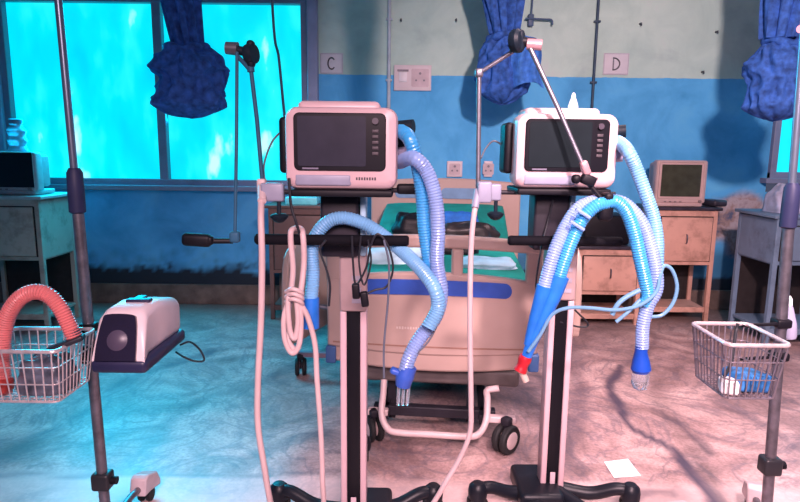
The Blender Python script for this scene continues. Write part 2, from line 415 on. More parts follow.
# --- papers C and D, sockets, hooks
def letter(mb, ch, cx, cz, h, y, t=.011):
    if ch == 'C':
        pts = [(cx+.32*h*cos(radians(a)), cz+.5*h*sin(radians(a))) for a in range(45, 316, 15)]
        segs = list(zip(pts, pts[1:]))
    elif ch == 'D':
        pts = [(cx-.25*h, cz-.5*h), (cx-.25*h, cz+.5*h)]+[(cx-.25*h+.55*h*cos(radians(a)), cz+.5*h*sin(radians(a))) for a in range(90, -91, -15)]
        segs = list(zip(pts, pts[1:]))
    for (a, b_), (c_, d_) in segs:
        ln = sqrt((c_-a)**2+(d_-b_)**2); an = atan2(d_-b_, c_-a)
        mb.box(((a+c_)/2, y, (b_+d_)/2), (ln+t*.7, .002, t), ry=-an)
def notice(px0, py0, px1, py1, ch, lab):
    a = P(px0, py0, WY-.004); c_ = P(px1, py1, WY-.004); cx, cz = (a.x+c_.x)/2, (a.z+c_.z)/2; w_, h_ = c_.x-a.x, a.z-c_.z
    t = thing('wall_notice', (cx, WY-.002, cz-h_/2), lab, 'sign')
    MB().rbox((cx, WY-.004, cz), (w_, .006, h_), .002).build('sheet', mat('notice_paper', (.66, .66, .70), .7, var=.05), t, world=True)
    k = MB(); letter(k, ch, cx, cz, h_*.55, WY-.008); k.build('lettering', mat('grey_print', (.16, .17, .2), .7), t, world=True, smooth=False)
    e = MB(); 
    for dx in (-1, 1): e.box((cx+dx*(w_/2-.006), WY-.0078, cz), (.006, .001, h_-.01))
    for dz in (-1, 1): e.box((cx, WY-.0078, cz+dz*(h_/2-.006)), (w_-.01, .001, .006))
    e.build('border', mat('notice_border', (.45, .45, .52), .7), t, world=True, smooth=False)
notice(320, 53, 343, 74, 'C', 'small white notice with the letter C on the wall above the left ventilator')
notice(604, 53, 628, 75, 'D', 'small white notice with the letter D on the wall above the right ventilator')
def socket(px0, py0, px1, py1, lab, gang=2):
    a = P(px0, py0, WY-.01); c_ = P(px1, py1, WY-.01); cx, cz = (a.x+c_.x)/2, (a.z+c_.z)/2; w_, h_ = c_.x-a.x, a.z-c_.z
    t = thing('wall_socket', (cx, WY, cz-h_/2), lab, 'socket')
    MB().rbox((cx, WY-.013, cz), (w_, .026, h_), .006).build('plate', mat('socket_plate', (.68, .60, .62), .45, var=.04), t, world=True)
    g = mat('socket_grey', (.22, .20, .24), .5)
    if gang == 2:
        MB().rbox((cx-w_*.26, WY-.029, cz+h_*.03), (w_*.22, .01, h_*.4), .003).build('switch', mat('switch_white', (.7, .68, .72), .4), t, world=True)
        k = MB(); k.box((cx-w_*.26, WY-.027, cz+h_*.28), (w_*.3, .004, h_*.08)); k.build('switch_surround', g, t, world=True)
    ox = w_*.2 if gang == 2 else 0
    k = MB(); k.prism(rrect(h_*.7, h_*.7, .012, cx=cx+ox, cz=cz), WY-.030, WY-.024); k.build('outlet', mat('outlet_face', (.56, .45, .48), .5), t, world=True)
    k = MB()
    for dx, dz in ((0, .17), (-.16, -.1), (.16, -.1)): k.cyl((cx+ox+dx*h_, WY-.033, cz+dz*h_), (cx+ox+dx*h_, WY-.029, cz+dz*h_), .011 if dz > 0 else .009, n=10)
    k.build('pin_hole', g, t, world=True)
socket(394, 65, 431, 91, 'wide white switch and socket plate beside the pale conduit')
socket(447, 161, 462, 177, 'small white socket low on the wall just above the bed headboard', 1)
socket(484, 161, 492, 177, 'narrow socket plate with a dark plug on the wall behind the right arm pole', 1)
# outlet bracket with a rod, and hook
a = P(530, 21, WY)
t = thing('wall_bracket', (a.x, WY, a.z-.08), 'small blue grey bracket with a thin horizontal rod, high above the right ventilator', 'bracket')
MB().rbox((a.x, WY-.02, a.z), (.05, .05, .1), .01).build('plate', mat('bracket_blue', (.07, .13, .22), .5), t, world=True)
MB().tube(cr([(a.x-.05, WY-.05, a.z+.01), (a.x+.1, WY-.05, a.z+.005), (a.x+.17, WY-.05, a.z), (a.x+.18, WY-.05, a.z-.04)], 5), .008).build('rod', mat('bracket_blue', (0,0,0)), t, world=True)
MB().cyl((a.x, WY-.03, a.z), (a.x+.012, WY-.03, a.z+.28), .008).build('riser', mat('bracket_blue', (0,0,0)), t, world=True)
for px, py, lab in ((456, 20, 'small dark hook on the pale wall between the socket and the middle net'), (401, 20, 'small dark hook on the pale wall beside the conduit top'),
                    (702, 72, 'dark nail at the paint line left of the wall shadow'), (640, 24, 'dark nail high on the pale wall right of the D notice'), (716,32,'dark nail high on the pale wall near the right net'), (762,55,'tiny dark nail on the wall just left of the right net')):
    a = P(px, py, WY); k = MB(); k.cyl((a.x, WY, a.z), (a.x, WY-.03, a.z), .010, .007, 10); k.tube([(a.x, WY-.028, a.z+.006), (a.x+.002, WY-.032, a.z-.018)], .006, 8)
    tag(k.build('wall_hook', mat('hook_dark', (.04, .06, .08), .5)), lab, 'hook')

# ================================================================== LOCKERS
def locker(x0, x1, y0, y1, h, m_, lab, dr=.33, shelf=.16, top_m=None, open_below=True, lip=.03, handle=True, feetm=None):
    t = thing('bedside_locker', ((x0+x1)/2, (y0+y1)/2, 0), lab, 'locker')
    w_, d_ = x1-x0, y1-y0; g = .035
    for ax in (x0+g/2, x1-g/2):
        for ay in (y0+g/2, y1-g/2):
            MB().box((ax, ay, h/2-.01), (g, g, h-.02)).build('leg', m_, t, world=True, bevel=.003)
    b0 = h-.05-dr
    body = MB(); body.box(((x0+x1)/2, y1-.012, (b0+h)/2-.015), (w_-.02, .02, h-b0-.03))
    for ax in (x0+.012, x1-.012): body.box((ax, (y0+y1)/2, (b0+h)/2-.015), (.02, d_-.02, h-b0-.03))
    body.box(((x0+x1)/2, (y0+y1)/2, b0), (w_-.02, d_-.02, .02)); body.box(((x0+x1)/2, y0+.012, h-.045), (w_-.03, .02, .06))
    body.box(((x0+x1)/2, y0+.012, b0+.008), (w_-.03, .02, .03))
    body.build('body', m_, t, world=True, bevel=.003)
    MB().rbox(((x0+x1)/2, (y0+y1)/2, h-.008), (w_+lip*2, d_+lip, .026), .006).build('top', top_m or m_, t, world=True)
    dw, dh, dc = w_-.09, dr-.055, b0+dr/2+.0
    df = MB(); df.rbox(((x0+x1)/2, y0-.004, dc), (dw, .022, dh), .005)
    d = df.build('drawer', m_, t, world=True)
    gp = MB()
    for s in (-1, 1): gp.box(((x0+x1)/2+s*(dw/2+.004), y0+.003, dc), (.007, .012, dh+.012))
    gp.box(((x0+x1)/2, y0+.003, dc+dh/2+.005), (dw+.01, .012, .007)); gp.build('drawer_gap', darkvoid, t, world=True, smooth=False)
    if handle:
        MB().tube(cr([((x0+x1)/2+.004, y0-.012, dc+.04), ((x0+x1)/2, y0-.035, dc+.028), ((x0+x1)/2, y0-.035, dc-.02), ((x0+x1)/2+.004, y0-.012, dc-.034)], 5), .006, 8).build('handle', dullst, d, world=True)
    MB().box(((x0+x1)/2, (y0+y1)/2, shelf), (w_-.03, d_-.03, .022)).build('shelf', m_, t, world=True, bevel=.003)
    MB().box(((x0+x1)/2, y0+.017, shelf), (w_-.07, .02, .045)).build('shelf_rail', m_, t, world=True, bevel=.003)
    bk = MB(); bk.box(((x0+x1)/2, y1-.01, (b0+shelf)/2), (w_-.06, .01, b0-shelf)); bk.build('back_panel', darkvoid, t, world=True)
    return t
# right locker with CRT
yl = 4.93
a = P(657, 208, yl); b_ = P(719, 208, yl); hR = P(690, 208, yl).z
locker(a.x, b_.x, yl, yl+.36, hR, lockp, 'pinkish painted locker with open lower shelf, carrying the small beige monitor', dr=.42, shelf=.10, top_m=topdark)
# left locker
yk = 4.42; xk = P(38, 200, yk).x; hL = P(36, 197, yk).z
locker(xk-.62, xk, yk, yk+.46, hL, lockg, 'cream locker at the left edge carrying the black-screened monitor', dr=.42, shelf=.12, top_m=mat('pale_laminate', (.38, .45, .46), .3, dirt=(.1,.1,.1)))
# brown locker behind the left ventilator
ya = 4.85; a = P(268, 210, ya); b_ = P(333, 210, ya)
locker(a.x, b_.x, ya, ya+.42, P(300, 206, ya).z, lockb, 'dark brown locker standing behind the left ventilator and left of the bed', dr=.5, shelf=.1, top_m=lockb)
# low cabinet behind the right ventilator
ye = 4.8; a = P(578, 260, ye); b_ = P(643, 260, ye); hE = P(610, 247, ye).z
locker(a.x, b_.x, ye, ye+.45, hE, lockp, 'low pinkish wood cabinet standing behind the right ventilator', dr=.34, shelf=.07, top_m=topdark)
# blue-grey locker at the right edge
yf = 4.25; xf = P(778, 220, yf).x; hF = P(790, 216, yf).z
locker(xf, xf+.6, yf, yf+.5, hF, locks, 'blue grey locker at the right edge behind the right stand', dr=.3, shelf=.12)
# things on lockers
t = thing('equipment_box', ((P(600,240,ye).x), ye+.2, hE), 'black equipment case on the low cabinet behind the right ventilator', 'case')
a = P(584, 240, ye+.05); b_ = P(632, 216, ye+.05)
MB().rbox(((a.x+b_.x)/2, ye+.22, (hE+.006+b_.z)/2), (b_.x-a.x, .32, b_.z-hE-.006), .02).build('case_body', black, t, world=True)
MB().tube(cr([((a.x+b_.x)/2-.08, ye+.22, b_.z-.005), ((a.x+b_.x)/2-.06, ye+.22, b_.z+.03), ((a.x+b_.x)/2+.06, ye+.22, b_.z+.03), ((a.x+b_.x)/2+.08, ye+.22, b_.z-.005)], 5), .009, 8).build('handle', black, t, world=True)

def crt_monitor(px0, py0, px1, py1, Y, zb_, m_, scr, lab, side=.3, depth=.30, base=True, mg=0):
    a = P(px0, py0, Y); c_ = P(px1, py1, Y); cx = (a.x+c_.x)/2; w_ = c_.x-a.x; z1 = a.z; z0 = zb_+(.028 if base else .0)
    t = thing('patient_monitor', (cx, Y+.15, zb_), lab, 'monitor')
    h_ = z1-z0; cz = (z0+z1)/2
    bm_ = MB(); bm_.rbox((cx, Y+.05, cz), (w_, .10, h_), .022, 4)
    bm_.rbox((cx, Y+.16, cz+.005), (w_*.86, depth*.6, h_*.86), .03, 4)
    bm_.build('housing', m_, t, world=True)
    fr = MB(); ow, oh, iw, ih = w_-.05+mg*.3, h_-.055+mg*.3, w_-.10+mg, h_-.10+mg
    o = rrect(ow, oh, .018, cx=cx-side*.03, cz=cz+.012); i = rrect(iw, ih, .012, cx=cx-side*.03, cz=cz+.012); n = len(o)
    vs = [(x, Y-.006, z) for x, z in o]+[(x, Y+.014, z) for x, z in i]+[(x, Y+.01, z) for x, z in o]
    fs = [(k, (k+1) % n, n+(k+1) % n, n+k) for k in range(n)]+[(k, 2*n+k, 2*n+(k+1) % n, (k+1) % n) for k in range(n)]
    fr.add(vs, fs); fr.build('screen_bezel', m_, t, world=True)
    sc = MB(); nx, nz_ = 10, 8; vs = []; fs = []
    for jz in range(nz_+1):
        for jx in range(nx+1):
            u, v = jx/nx-.5, jz/nz_-.5
            vs.append((cx-side*.03+u*(iw+.006), Y-.010+.012*(u*u+v*v), cz+.012+v*(ih+.006)))
    for jz in range(nz_):
        for jx in range(nx): q = jz*(nx+1)+jx; fs.append((q, q+1, q+nx+2, q+nx+1))
    sc.add(vs, fs); sc.build('screen', scr, t, world=True)
    k = MB()
    for q in range(4): k.rbox((cx-w_*.3+q*w_*.1, Y-.004, z0+.016), (.018, .01, .008), .002)
    k.build('button', mat('button_grey', (.2, .16, .16), .5), t, world=True)
    MB().cyl((cx+w_*.38, Y-.014, z0+.02), (cx+w_*.38, Y+.005, z0+.02), .012).build('dial', mat('button_grey', (.2,.16,.16)), t, world=True)
    if base: MB().rbox((cx, Y+.14, zb_+.02), (w_*.9, .27, .034), .01).build('base', m_, t, world=True)
    return t
crt_monitor(658, 160, 706, 196, yl+.01, hR+.006, crtb, crt, 'small beige tube monitor with a dark olive screen on the right locker')
crt_monitor(-28, 151, 38, 194, yk+.06, hL+.006, mat('grey_beige_plastic', (.34, .36, .38), .5), bezel, 'monitor with a large black screen on the left locker', side=.0, mg=.055)
# paper and dark cloth on right locker
a = P(717, 200, yl+.1)
k = MB(); k.rbox((a.x-.005, yl+.15, hR+.035), (.13, .2, .055), .02, 3, rz=.2)
tag(k.build('dark_pouch', topdark), 'dark folded pouch beside the beige monitor on the right locker', 'pouch')
# jar on left monitor
a = P(18, 122, yk+.2); zt_ = P(18, 151.5, yk+.12).z
t = thing('plastic_jar', (a.x, yk+.17, zt_-.01), 'clear blue ribbed jar standing on top of the left monitor', 'jar')
prof = []
hj = P(18, 122, yk+.17).z-zt_
for q in range(25):
    u = q/24; prof.append((.062+.006*sin(u*6*pi*1.0)-(.02*max(0, u-.75)*4), u*hj))
MB().lathe(prof, (a.x, yk+.17, zt_-.012)).build('jar_body', mat('blue_clear_plastic', (.25, .55, .72), .2, trans=.3), t, world=True)
MB().lathe([(.045, 0), (.048, .01), (.048, .03), (.04, .035)], (a.x, yk+.17, zt_-.012+hj)).build('lid', mat('lid_blue', (.1, .25, .4), .4), t, world=True)
# added box on brown locker; its cyan colour stands for bright window light
a = P(286, 196, ya+.1); b_ = P(318, 206, ya+.1)
zt2 = P(300, 206, ya).z
k = MB(); k.rbox(((a.x+b_.x)/2, ya+.15, zt2+.035), (b_.x-a.x, .2, .065), .012)
tag(k.build('window_glow_box', mat('cyan_box', (.20, .85, .95), .35, var=.1)), 'added pale cyan box, coloured like window light, on the brown locker under the left ventilator', 'box')
# cloth on blue-grey locker
def cloth_lump(name, c, d, m_, lab, cat, seed=0, fold=6):
    mb = MB(); nu, nv = 28, 16; vs = []; fs = []
    for j in range(nv+1):
        ph = j/nv*pi/2
        for i in range(nu):
            th = 2*pi*i/nu; e = .55
            x = abs(cos(th))**e*(1 if cos(th) > 0 else -1)*cos(ph)**.5; y = abs(sin(th))**e*(1 if sin(th) > 0 else -1)*cos(ph)**.5; z = sin(ph)**.8
            q = Vector((x, y, z)); n_ = 1+.16*noise.noise(q*2.2+Vector((seed,)*3))+.05*sin(fold*th+seed+3*z)
            vs.append((c[0]+x*d[0]/2*n_, c[1]+y*d[1]/2*n_, c[2]+z*d[2]*n_))
    for j in range(nv):
        for i in range(nu): fs.append((j*nu+i, j*nu+(i+1) % nu, (j+1)*nu+(i+1) % nu, (j+1)*nu+i))
    fs.append(tuple(range(nu))[::-1]); fs.append(tuple(nv*nu+i for i in range(nu)))
    mb.add(vs, fs); return tag(mb.build(name, m_, sharp=80), lab, cat)
a = P(786, 214, yf+.15)
cloth_lump('folded_cloth', (a.x+.02, yf+.22, hF+.007), (.22, .24, .19), mat('lilac_cloth', (.40, .42, .55), .85, var=.3, bump=.4), 'lilac grey cloth heaped on the blue grey locker at the right edge', 'cloth', 3)

# ================================================================== BED
bx, by = .155, 2.78; brz = radians(-5.6)
bed = thing('hospital_bed', (bx, by, 0), 'beige hospital bed with a blue striped footboard and green mattress, between the two ventilators', 'bed', rz=brz)
HW = .505
def arch(x, k=.05): return k*(1-(x/HW)**2)
# footboard: main panel with arched top, side posts, centre post, top rail
def plan(x): return -.03*(1-(x/HW)**2)            # bows towards the foot
pm = MB(); nx = 24
def sheet(mb, x0, x1, zb0, zt0, th, yoff=0, n=24):
    vs = []; fs = []
    for i in range(n+1):
        x = x0+(x1-x0)*i/n; y = plan(x)+yoff
        z0 = zb0(x) if callable(zb0) else zb0; z1 = zt0(x) if callable(zt0) else zt0
        vs += [(x, y-th/2, z0), (x, y-th/2, z1), (x, y+th/2, z1), (x, y+th/2, z0)]
    for i in range(n):
        for k in range(4): a_ = i*4+k; b2 = i*4+(k+1) % 4; fs.append((a_, b2, b2+4, a_+4))
    fs.append((0, 3, 2, 1)); fs.append((n*4, n*4+1, n*4+2, n*4+3)); mb.add(vs, fs)
sheet(pm, -HW, HW, lambda x: .44+.02*(x/HW)**2, lambda x: .80+arch(x, .045), .045)
sheet(pm, -HW+.005, HW-.005, lambda x: .36+.03*(x/HW)**2, .47, .035)
fb = pm.build('footboard', beige, bed, bevel=.012)
rl = MB(); sheet(rl, -HW-.005, HW+.005, lambda x: .935+arch(x, .025)-.0, lambda x: .99+arch(x, .03), .05)
for xc, ww in ((-HW+.035, .08), (.115, .055), (HW-.035, .08)): sheet(rl, xc-ww/2, xc+ww/2, .78, .96, .042, n=4)
rl.build('footboard_frame', beige, bed, bevel=.014, bseg=3)
st = MB(); zc = .755
vs = []; o = rrect(.74, .07, .034, 6); n = len(o)
st.add([(x+.0, plan(x)-.027, z+zc+arch(x, .02)) for x, z in o]+[(x, plan(x)-.02, z+zc+arch(x, .02)) for x, z in o],
       [tuple(range(n))]+[(i, n+i, n+(i+1) % n, (i+1) % n) for i in range(n)])
# triangulated strip instead of one ngon (curved)
st = MB(); nn = 60; vs = []; fs = []
for i in range(nn+1):
    x = -.37*cos(pi*i/nn) if True else 0; e = min(x+.37, .37-x); hh = .036*sqrt(max(0.0, 1-max(0, (.034-e)/.034)**2)); zz = zc+arch(x, .02)
    vs += [(x, plan(x)-.028, zz-hh), (x, plan(x)-.028, zz+hh), (x, plan(x)-.018, zz+hh), (x, plan(x)-.018, zz-hh)]
for i in range(nn):
    for k in range(4): a_ = i*4+k; b2 = i*4+(k+1) % 4; fs.append((a_, b2, b2+4, a_+4))
st.add(vs, fs); st.build('blue_stripe', bluep, fb)
sm = MB(); sheet(sm, -HW+.03, HW-.03, .482, .489, .05); sm.build('seam', mat('seam_brown', (.30, .17, .13), .6), fb)
tx = MB()                                         # faint moulded lettering low on the panel
for i in range(11): tx.box((-.16+i*.013, plan(-.1)-.0235, .575), (.008, .002, .009+.002*(i % 3)))
tx.build('moulded_lettering', mat('pale_mark', (.62, .52, .48), .5), fb, smooth=False)
for s in (-1, 1):
    MB().rbox((s*(HW-.02), -.01, .42), (.05, .06, .085), .008).build('corner_bumper', mat('bumper_blue', (.05, .12, .30), .5), bed)
# headboard
hb = MB(); HBW = .60
def hsheet(mb, x0, x1, z0, z1, th, y0, k=.05):
    n = 16; vs = []; fs = []
    for i in range(n+1):
        x = x0+(x1-x0)*i/n; zz = z1+k*(1-(x/HBW)**2) if k else z1
        vs += [(x, y0-th/2, z0), (x, y0-th/2, zz), (x, y0+th/2, zz), (x, y0+th/2, z0)]
    for i in range(n):
        for kk in range(4): a_ = i*4+kk; b2 = i*4+(kk+1) % 4; fs.append((a_, b2, b2+4, a_+4))
    fs.append((0, 3, 2, 1)); fs.append((n*4, n*4+1, n*4+2, n*4+3)); mb.add(vs, fs)
hsheet(hb, -HBW, HBW, .5, 1.155, .04, 2.08, .035)
hb_ = hb.build('headboard', beige, bed, bevel=.012)
for x0 in (-.35, .02):
    MB().prism(rrect(.36, .085, .035, cx=x0+.13, cz=1.07), 2.05, 2.063).build('handle_slot', mat('slot_blue', (.16, .30, .48), .5), hb_)
# deck, mattress
MB().box((0, 1.03, .60), (.92, 1.98, .05)).build('deck', neckm, bed, bevel=.008)
ms = MB(); prof = [(.05, .80), (.1, .815), (1.15, .815), (1.3, .83), (1.55, .90), (1.8, .97), (1.96, 1.0), (2.0, .98)]
vs = []; fs = []; nxm = 8
for (y, z) in prof:
    zb_ = z-.17
    for i in range(nxm+1):
        x = -.46+.92*i/nxm; vs.append((x, y, z-.012*(abs(x)/.46)**6))
    for i in range(nxm+1):
        x = -.46+.92*i/nxm; vs.append((x, y, zb_))
R_ = 2*(nxm+1)
for j in range(len(prof)-1):
    for i in range(nxm):
        a_ = j*R_+i; fs.append((a_, a_+1, a_+R_+1, a_+R_)); a_ = j*R_+nxm+1+i; fs.append((a_, a_+R_, a_+R_+1, a_+1))
    for i0 in (0, nxm):
        a_ = j*R_+i0; c_ = a_+nxm+1; fs.append((a_, a_+R_, c_+R_, c_) if i0 == 0 else (a_, c_, c_+R_, a_+R_))
for j in (0, len(prof)-1):
    fs.append(tuple([j*R_+i for i in range(nxm+1)]+[j*R_+nxm+1+i for i in range(nxm, -1, -1)]))
ms.add(vs, fs); ms.build('mattress', green, bed, bevel=.015)
MB().box((0, 1.72, .715), (.8, .5, .03), rx=.26).build('backrest_frame', neckm, bed)
fr = MB()
for s in (-1, 1): fr.box((s*.45, 1.03, .565), (.04, 2.0, .06))
for y in (.12, 1.0, 1.95): fr.box((0, y, .53), (.9, .05, .05))
fr.build('side_frame', whitem, bed, bevel=.006)
for s in (-.3, .3):
    MB().box((s, 0.42, .36), (.04, .05, .52), rx=.75).build('lift_arm', neckm, bed); MB().box((s, 1.62, .36), (.04, .05, .52), rx=-.75).build('lift_arm', neckm, bed)
MB().rbox((0, .12, .315), (.86, .20, .085), .02).build('foot_crossbar', mat('grey_brown_metal', (.11, .09, .09), .45, var=.2), bed)
MB().rbox((0, .95, .22), (.50, .9, .10), .02).build('motor_tray', black, bed)
for (x_, y_) in ((-.2, .12), (.2, .12), (-.2, 1.75), (.2, 1.75)): MB().box((x_, y_, .30), (.04, .04, .50)).build('post', neckm, bed)
bt = MB(); bt.tube(cr([(-.225, -.02, .30), (-.225, -.05, .24), (-.225, -.10, .155), (-.19, -.13, .098), (-.13, -.14, .088), (0, -.14, .088), (.17, -.14, .088), (.235, -.13, .098), (.27, -.10, .155), (.275, -.05, .24), (.275, -.02, .27), (.33, -.02, .285)], 6), .016, 12)
bt.build('base_tube', whitem, bed)
bf = MB()
for s in (-1, 1): bf.box((s*.24+.02, .9, .13), (.04, 1.9, .05))
bf.box((.02, 1.85, .13), (.9, .05, .05)); bf.box((.02, .03, .13), (.6, .05, .05)); bf.build('base_frame', neckm, bed, bevel=.005)
def caster(parent, x, y, r, rz=0, w=.03, hubm=whitem, tyre=rubber, z0=0, twin=True, top=.03, world=False, forkm=None):
    M = Matrix.Translation(Vector((x, y, z0+r))) @ Matrix.Rotation(rz, 4, 'Z')
    cw = MB(); offs = (-.022, .022) if twin else (0,)
    ax = (M.to_3x3() @ Vector((1, 0, 0)))
    for o_ in offs:
        c_ = M @ Vector((o_, 0, 0)); cw.lathe([(r*.62, -w/2), (r*.9, -w/2), (r, -w/4), (r, w/4), (r*.9, w/2), (r*.62, w/2)], c_, ax, 28)
    k = cw.build('caster', tyre, parent, world=world)
    h_ = MB()
    for o_ in offs:
        c_ = M @ Vector((o_, 0, 0)); h_.lathe([(r*.2, -w/2-.003), (r*.5, -w/2-.003), (r*.66, -w/2+.002), (r*.66, w/2-.002), (r*.5, w/2+.003), (r*.2, w/2+.003)], c_, ax, 24)
    h_.build('hub', hubm, k)
    f_ = MB(); f_.rbox(M @ Vector((0, .0, r*.55)), (.012, r*.5, r*1.5), .004, rz=rz); f_.rbox(M @ Vector((0, .0, r+top/2)), (.045, .045, top+.01), .01, rz=rz)
    f_.build('fork', forkm or neckm, k)
    return k
caster(bed, .365, -.10, .070, rz=radians(-40)+pi, w=.030)
caster(bed, -.27, -.06, .064, rz=radians(30), w=.026)
caster(bed, .42, 1.82, .064, rz=.3, w=.026); caster(bed, -.38, 1.82, .064, rz=.3, w=.026)
MB().box((.34, -.06, .148), (.14, .04, .03)).build('caster_mount', whitem, bed, bevel=.005); MB().box((-.25, -.05, .148), (.10, .04, .03)).build('caster_mount', whitem, bed, bevel=.005)
# side rails outboard
for s, y0, y1, zt3, zb3, xo in ((-1, .17, .95, .93, .37, .30), (1, .22, .95, .95, .46, .25)):
    sr = MB(); x_ = s*(HW+xo-.03)
    o = []
    for (yy, zz) in ((y0, zb3+.06), (y0+.02, zt3-.14), (y0+.10, zt3-.03), (y0+.22, zt3), (y1-.2, zt3), (y1-.05, zt3-.05), (y1, zt3-.2), (y1, zb3+.08), (y1-.08, zb3), (y0+.08, zb3)): o.append((yy, zz))
    oo = cr([Vector((a_, 0, b2)) for a_, b2 in o+[o[0]]], 4)[:-1]
    Mr = Matrix.Translation((x_, y0, 0)) @ Matrix.Rotation((-.20 if s < 0 else .12), 4, 'Z') @ Matrix.Translation((0, -y0, 0)) @ Matrix(((0, 1, 0, 0), (1, 0, 0, 0), (0, 0, 1, 0), (0, 0, 0, 1)))
    sr.prism([(v.x, v.z) for v in oo], -.02, .02, Mr); q = sr.build('side_rail', beige, bed, bevel=.01)
    br = MB()
    for yy in (.35, .75): br.tube([(s*.45, yy, .56), (s*(HW+.08), yy, .55), (x_-s*.015, yy, .58)], .014, 10)
    br.build('rail_bracket', chrome, bed)
    MB().prism([(v.x*.55+.27, v.z*.35+.50) for v in oo], -.024 if s < 0 else .0, 0.0 if s < 0 else .024, Mr).build('rail_inset', mat('rail_inset_tan', (.5, .36, .31), .5), q)
# outrigger caster at the left, seen beside the ventilator column
pw = PF(301, 375); loc = Matrix.Rotation(-brz, 4, 'Z') @ (pw-Vector((bx, by, 0)))
caster(bed, loc.x, loc.y, .055, rz=.2, w=.024, hubm=mat('lilac_hub', (.35, .25, .35), .5))
MB().box(((loc.x-.24)/2, loc.y, .14), (abs(loc.x)-.2, .035, .03)).build('outrigger', mat('lilac_metal', (.30, .2, .25), .4), bed)

def bedpt(x, y, z): return Matrix.Translation((bx, by, 0)) @ Matrix.Rotation(brz, 4, 'Z') @ Vector((x, y, z))
# things on the bed
def zsurf(y):
    for (y0, z0), (y1, z1) in zip(prof, prof[1:]):
        if y0 <= y <= y1: return z0+(z1-z0)*(y-y0)/(y1-y0)
    return .815
a = bedpt(-.18, 1.32, zsurf(1.32)); cloth_lump('black_bag', a-Vector((0, 0, .006)), (.30, .22, .15), black, 'black cloth bag lying on the green mattress behind the left hoses', 'bag', 5)
a = bedpt(.18, 1.3, zsurf(1.3)); cloth_lump('black_pouch', a-Vector((0, 0, .006)), (.40, .2, .10), mat('black_leather', (.02, .016, .018), .4, var=.3), 'flat black pouch on the green mattress near the bed centre', 'pouch', 8)
a = bedpt(.19, 1.14, .815); k = MB(); k.rbox(a+Vector((-.03, 0, .022)), (.10, .06, .04), .008, rz=.3)
tag(k.build('strap_buckle', mat('reddish_tan', (.6, .24, .18), .5)), 'small reddish tan packet lying against the flat black pouch on the bed', 'packet')
a = bedpt(.10, 1.6, zsurf(1.6)); cloth_lump('blue_cloth', a-Vector((0, 0, .02)), (.32, .22, .07), bluecl, 'bright blue folded cloth on the raised end of the mattress', 'cloth', 11)
a = bedpt(-.22, .5, .813); cloth_lump('folded_sheet', a, (.42, .42, .07), whitecl, 'pale blue folded sheet seen through the left opening of the footboard', 'sheet', 13, 3)
a = bedpt(.27, .35, .813); cloth_lump('folded_sheet', a, (.30, .25, .035), whitecl, 'thin pale folded sheet seen through the right opening of the footboard', 'sheet', 17, 3)
a = bedpt(.08, .72, .813); cloth_lump('black_scarf', a, (.30, .18, .06), black, 'dark crumpled cloth on the mattress behind the footboard centre post', 'cloth', 21, 5)

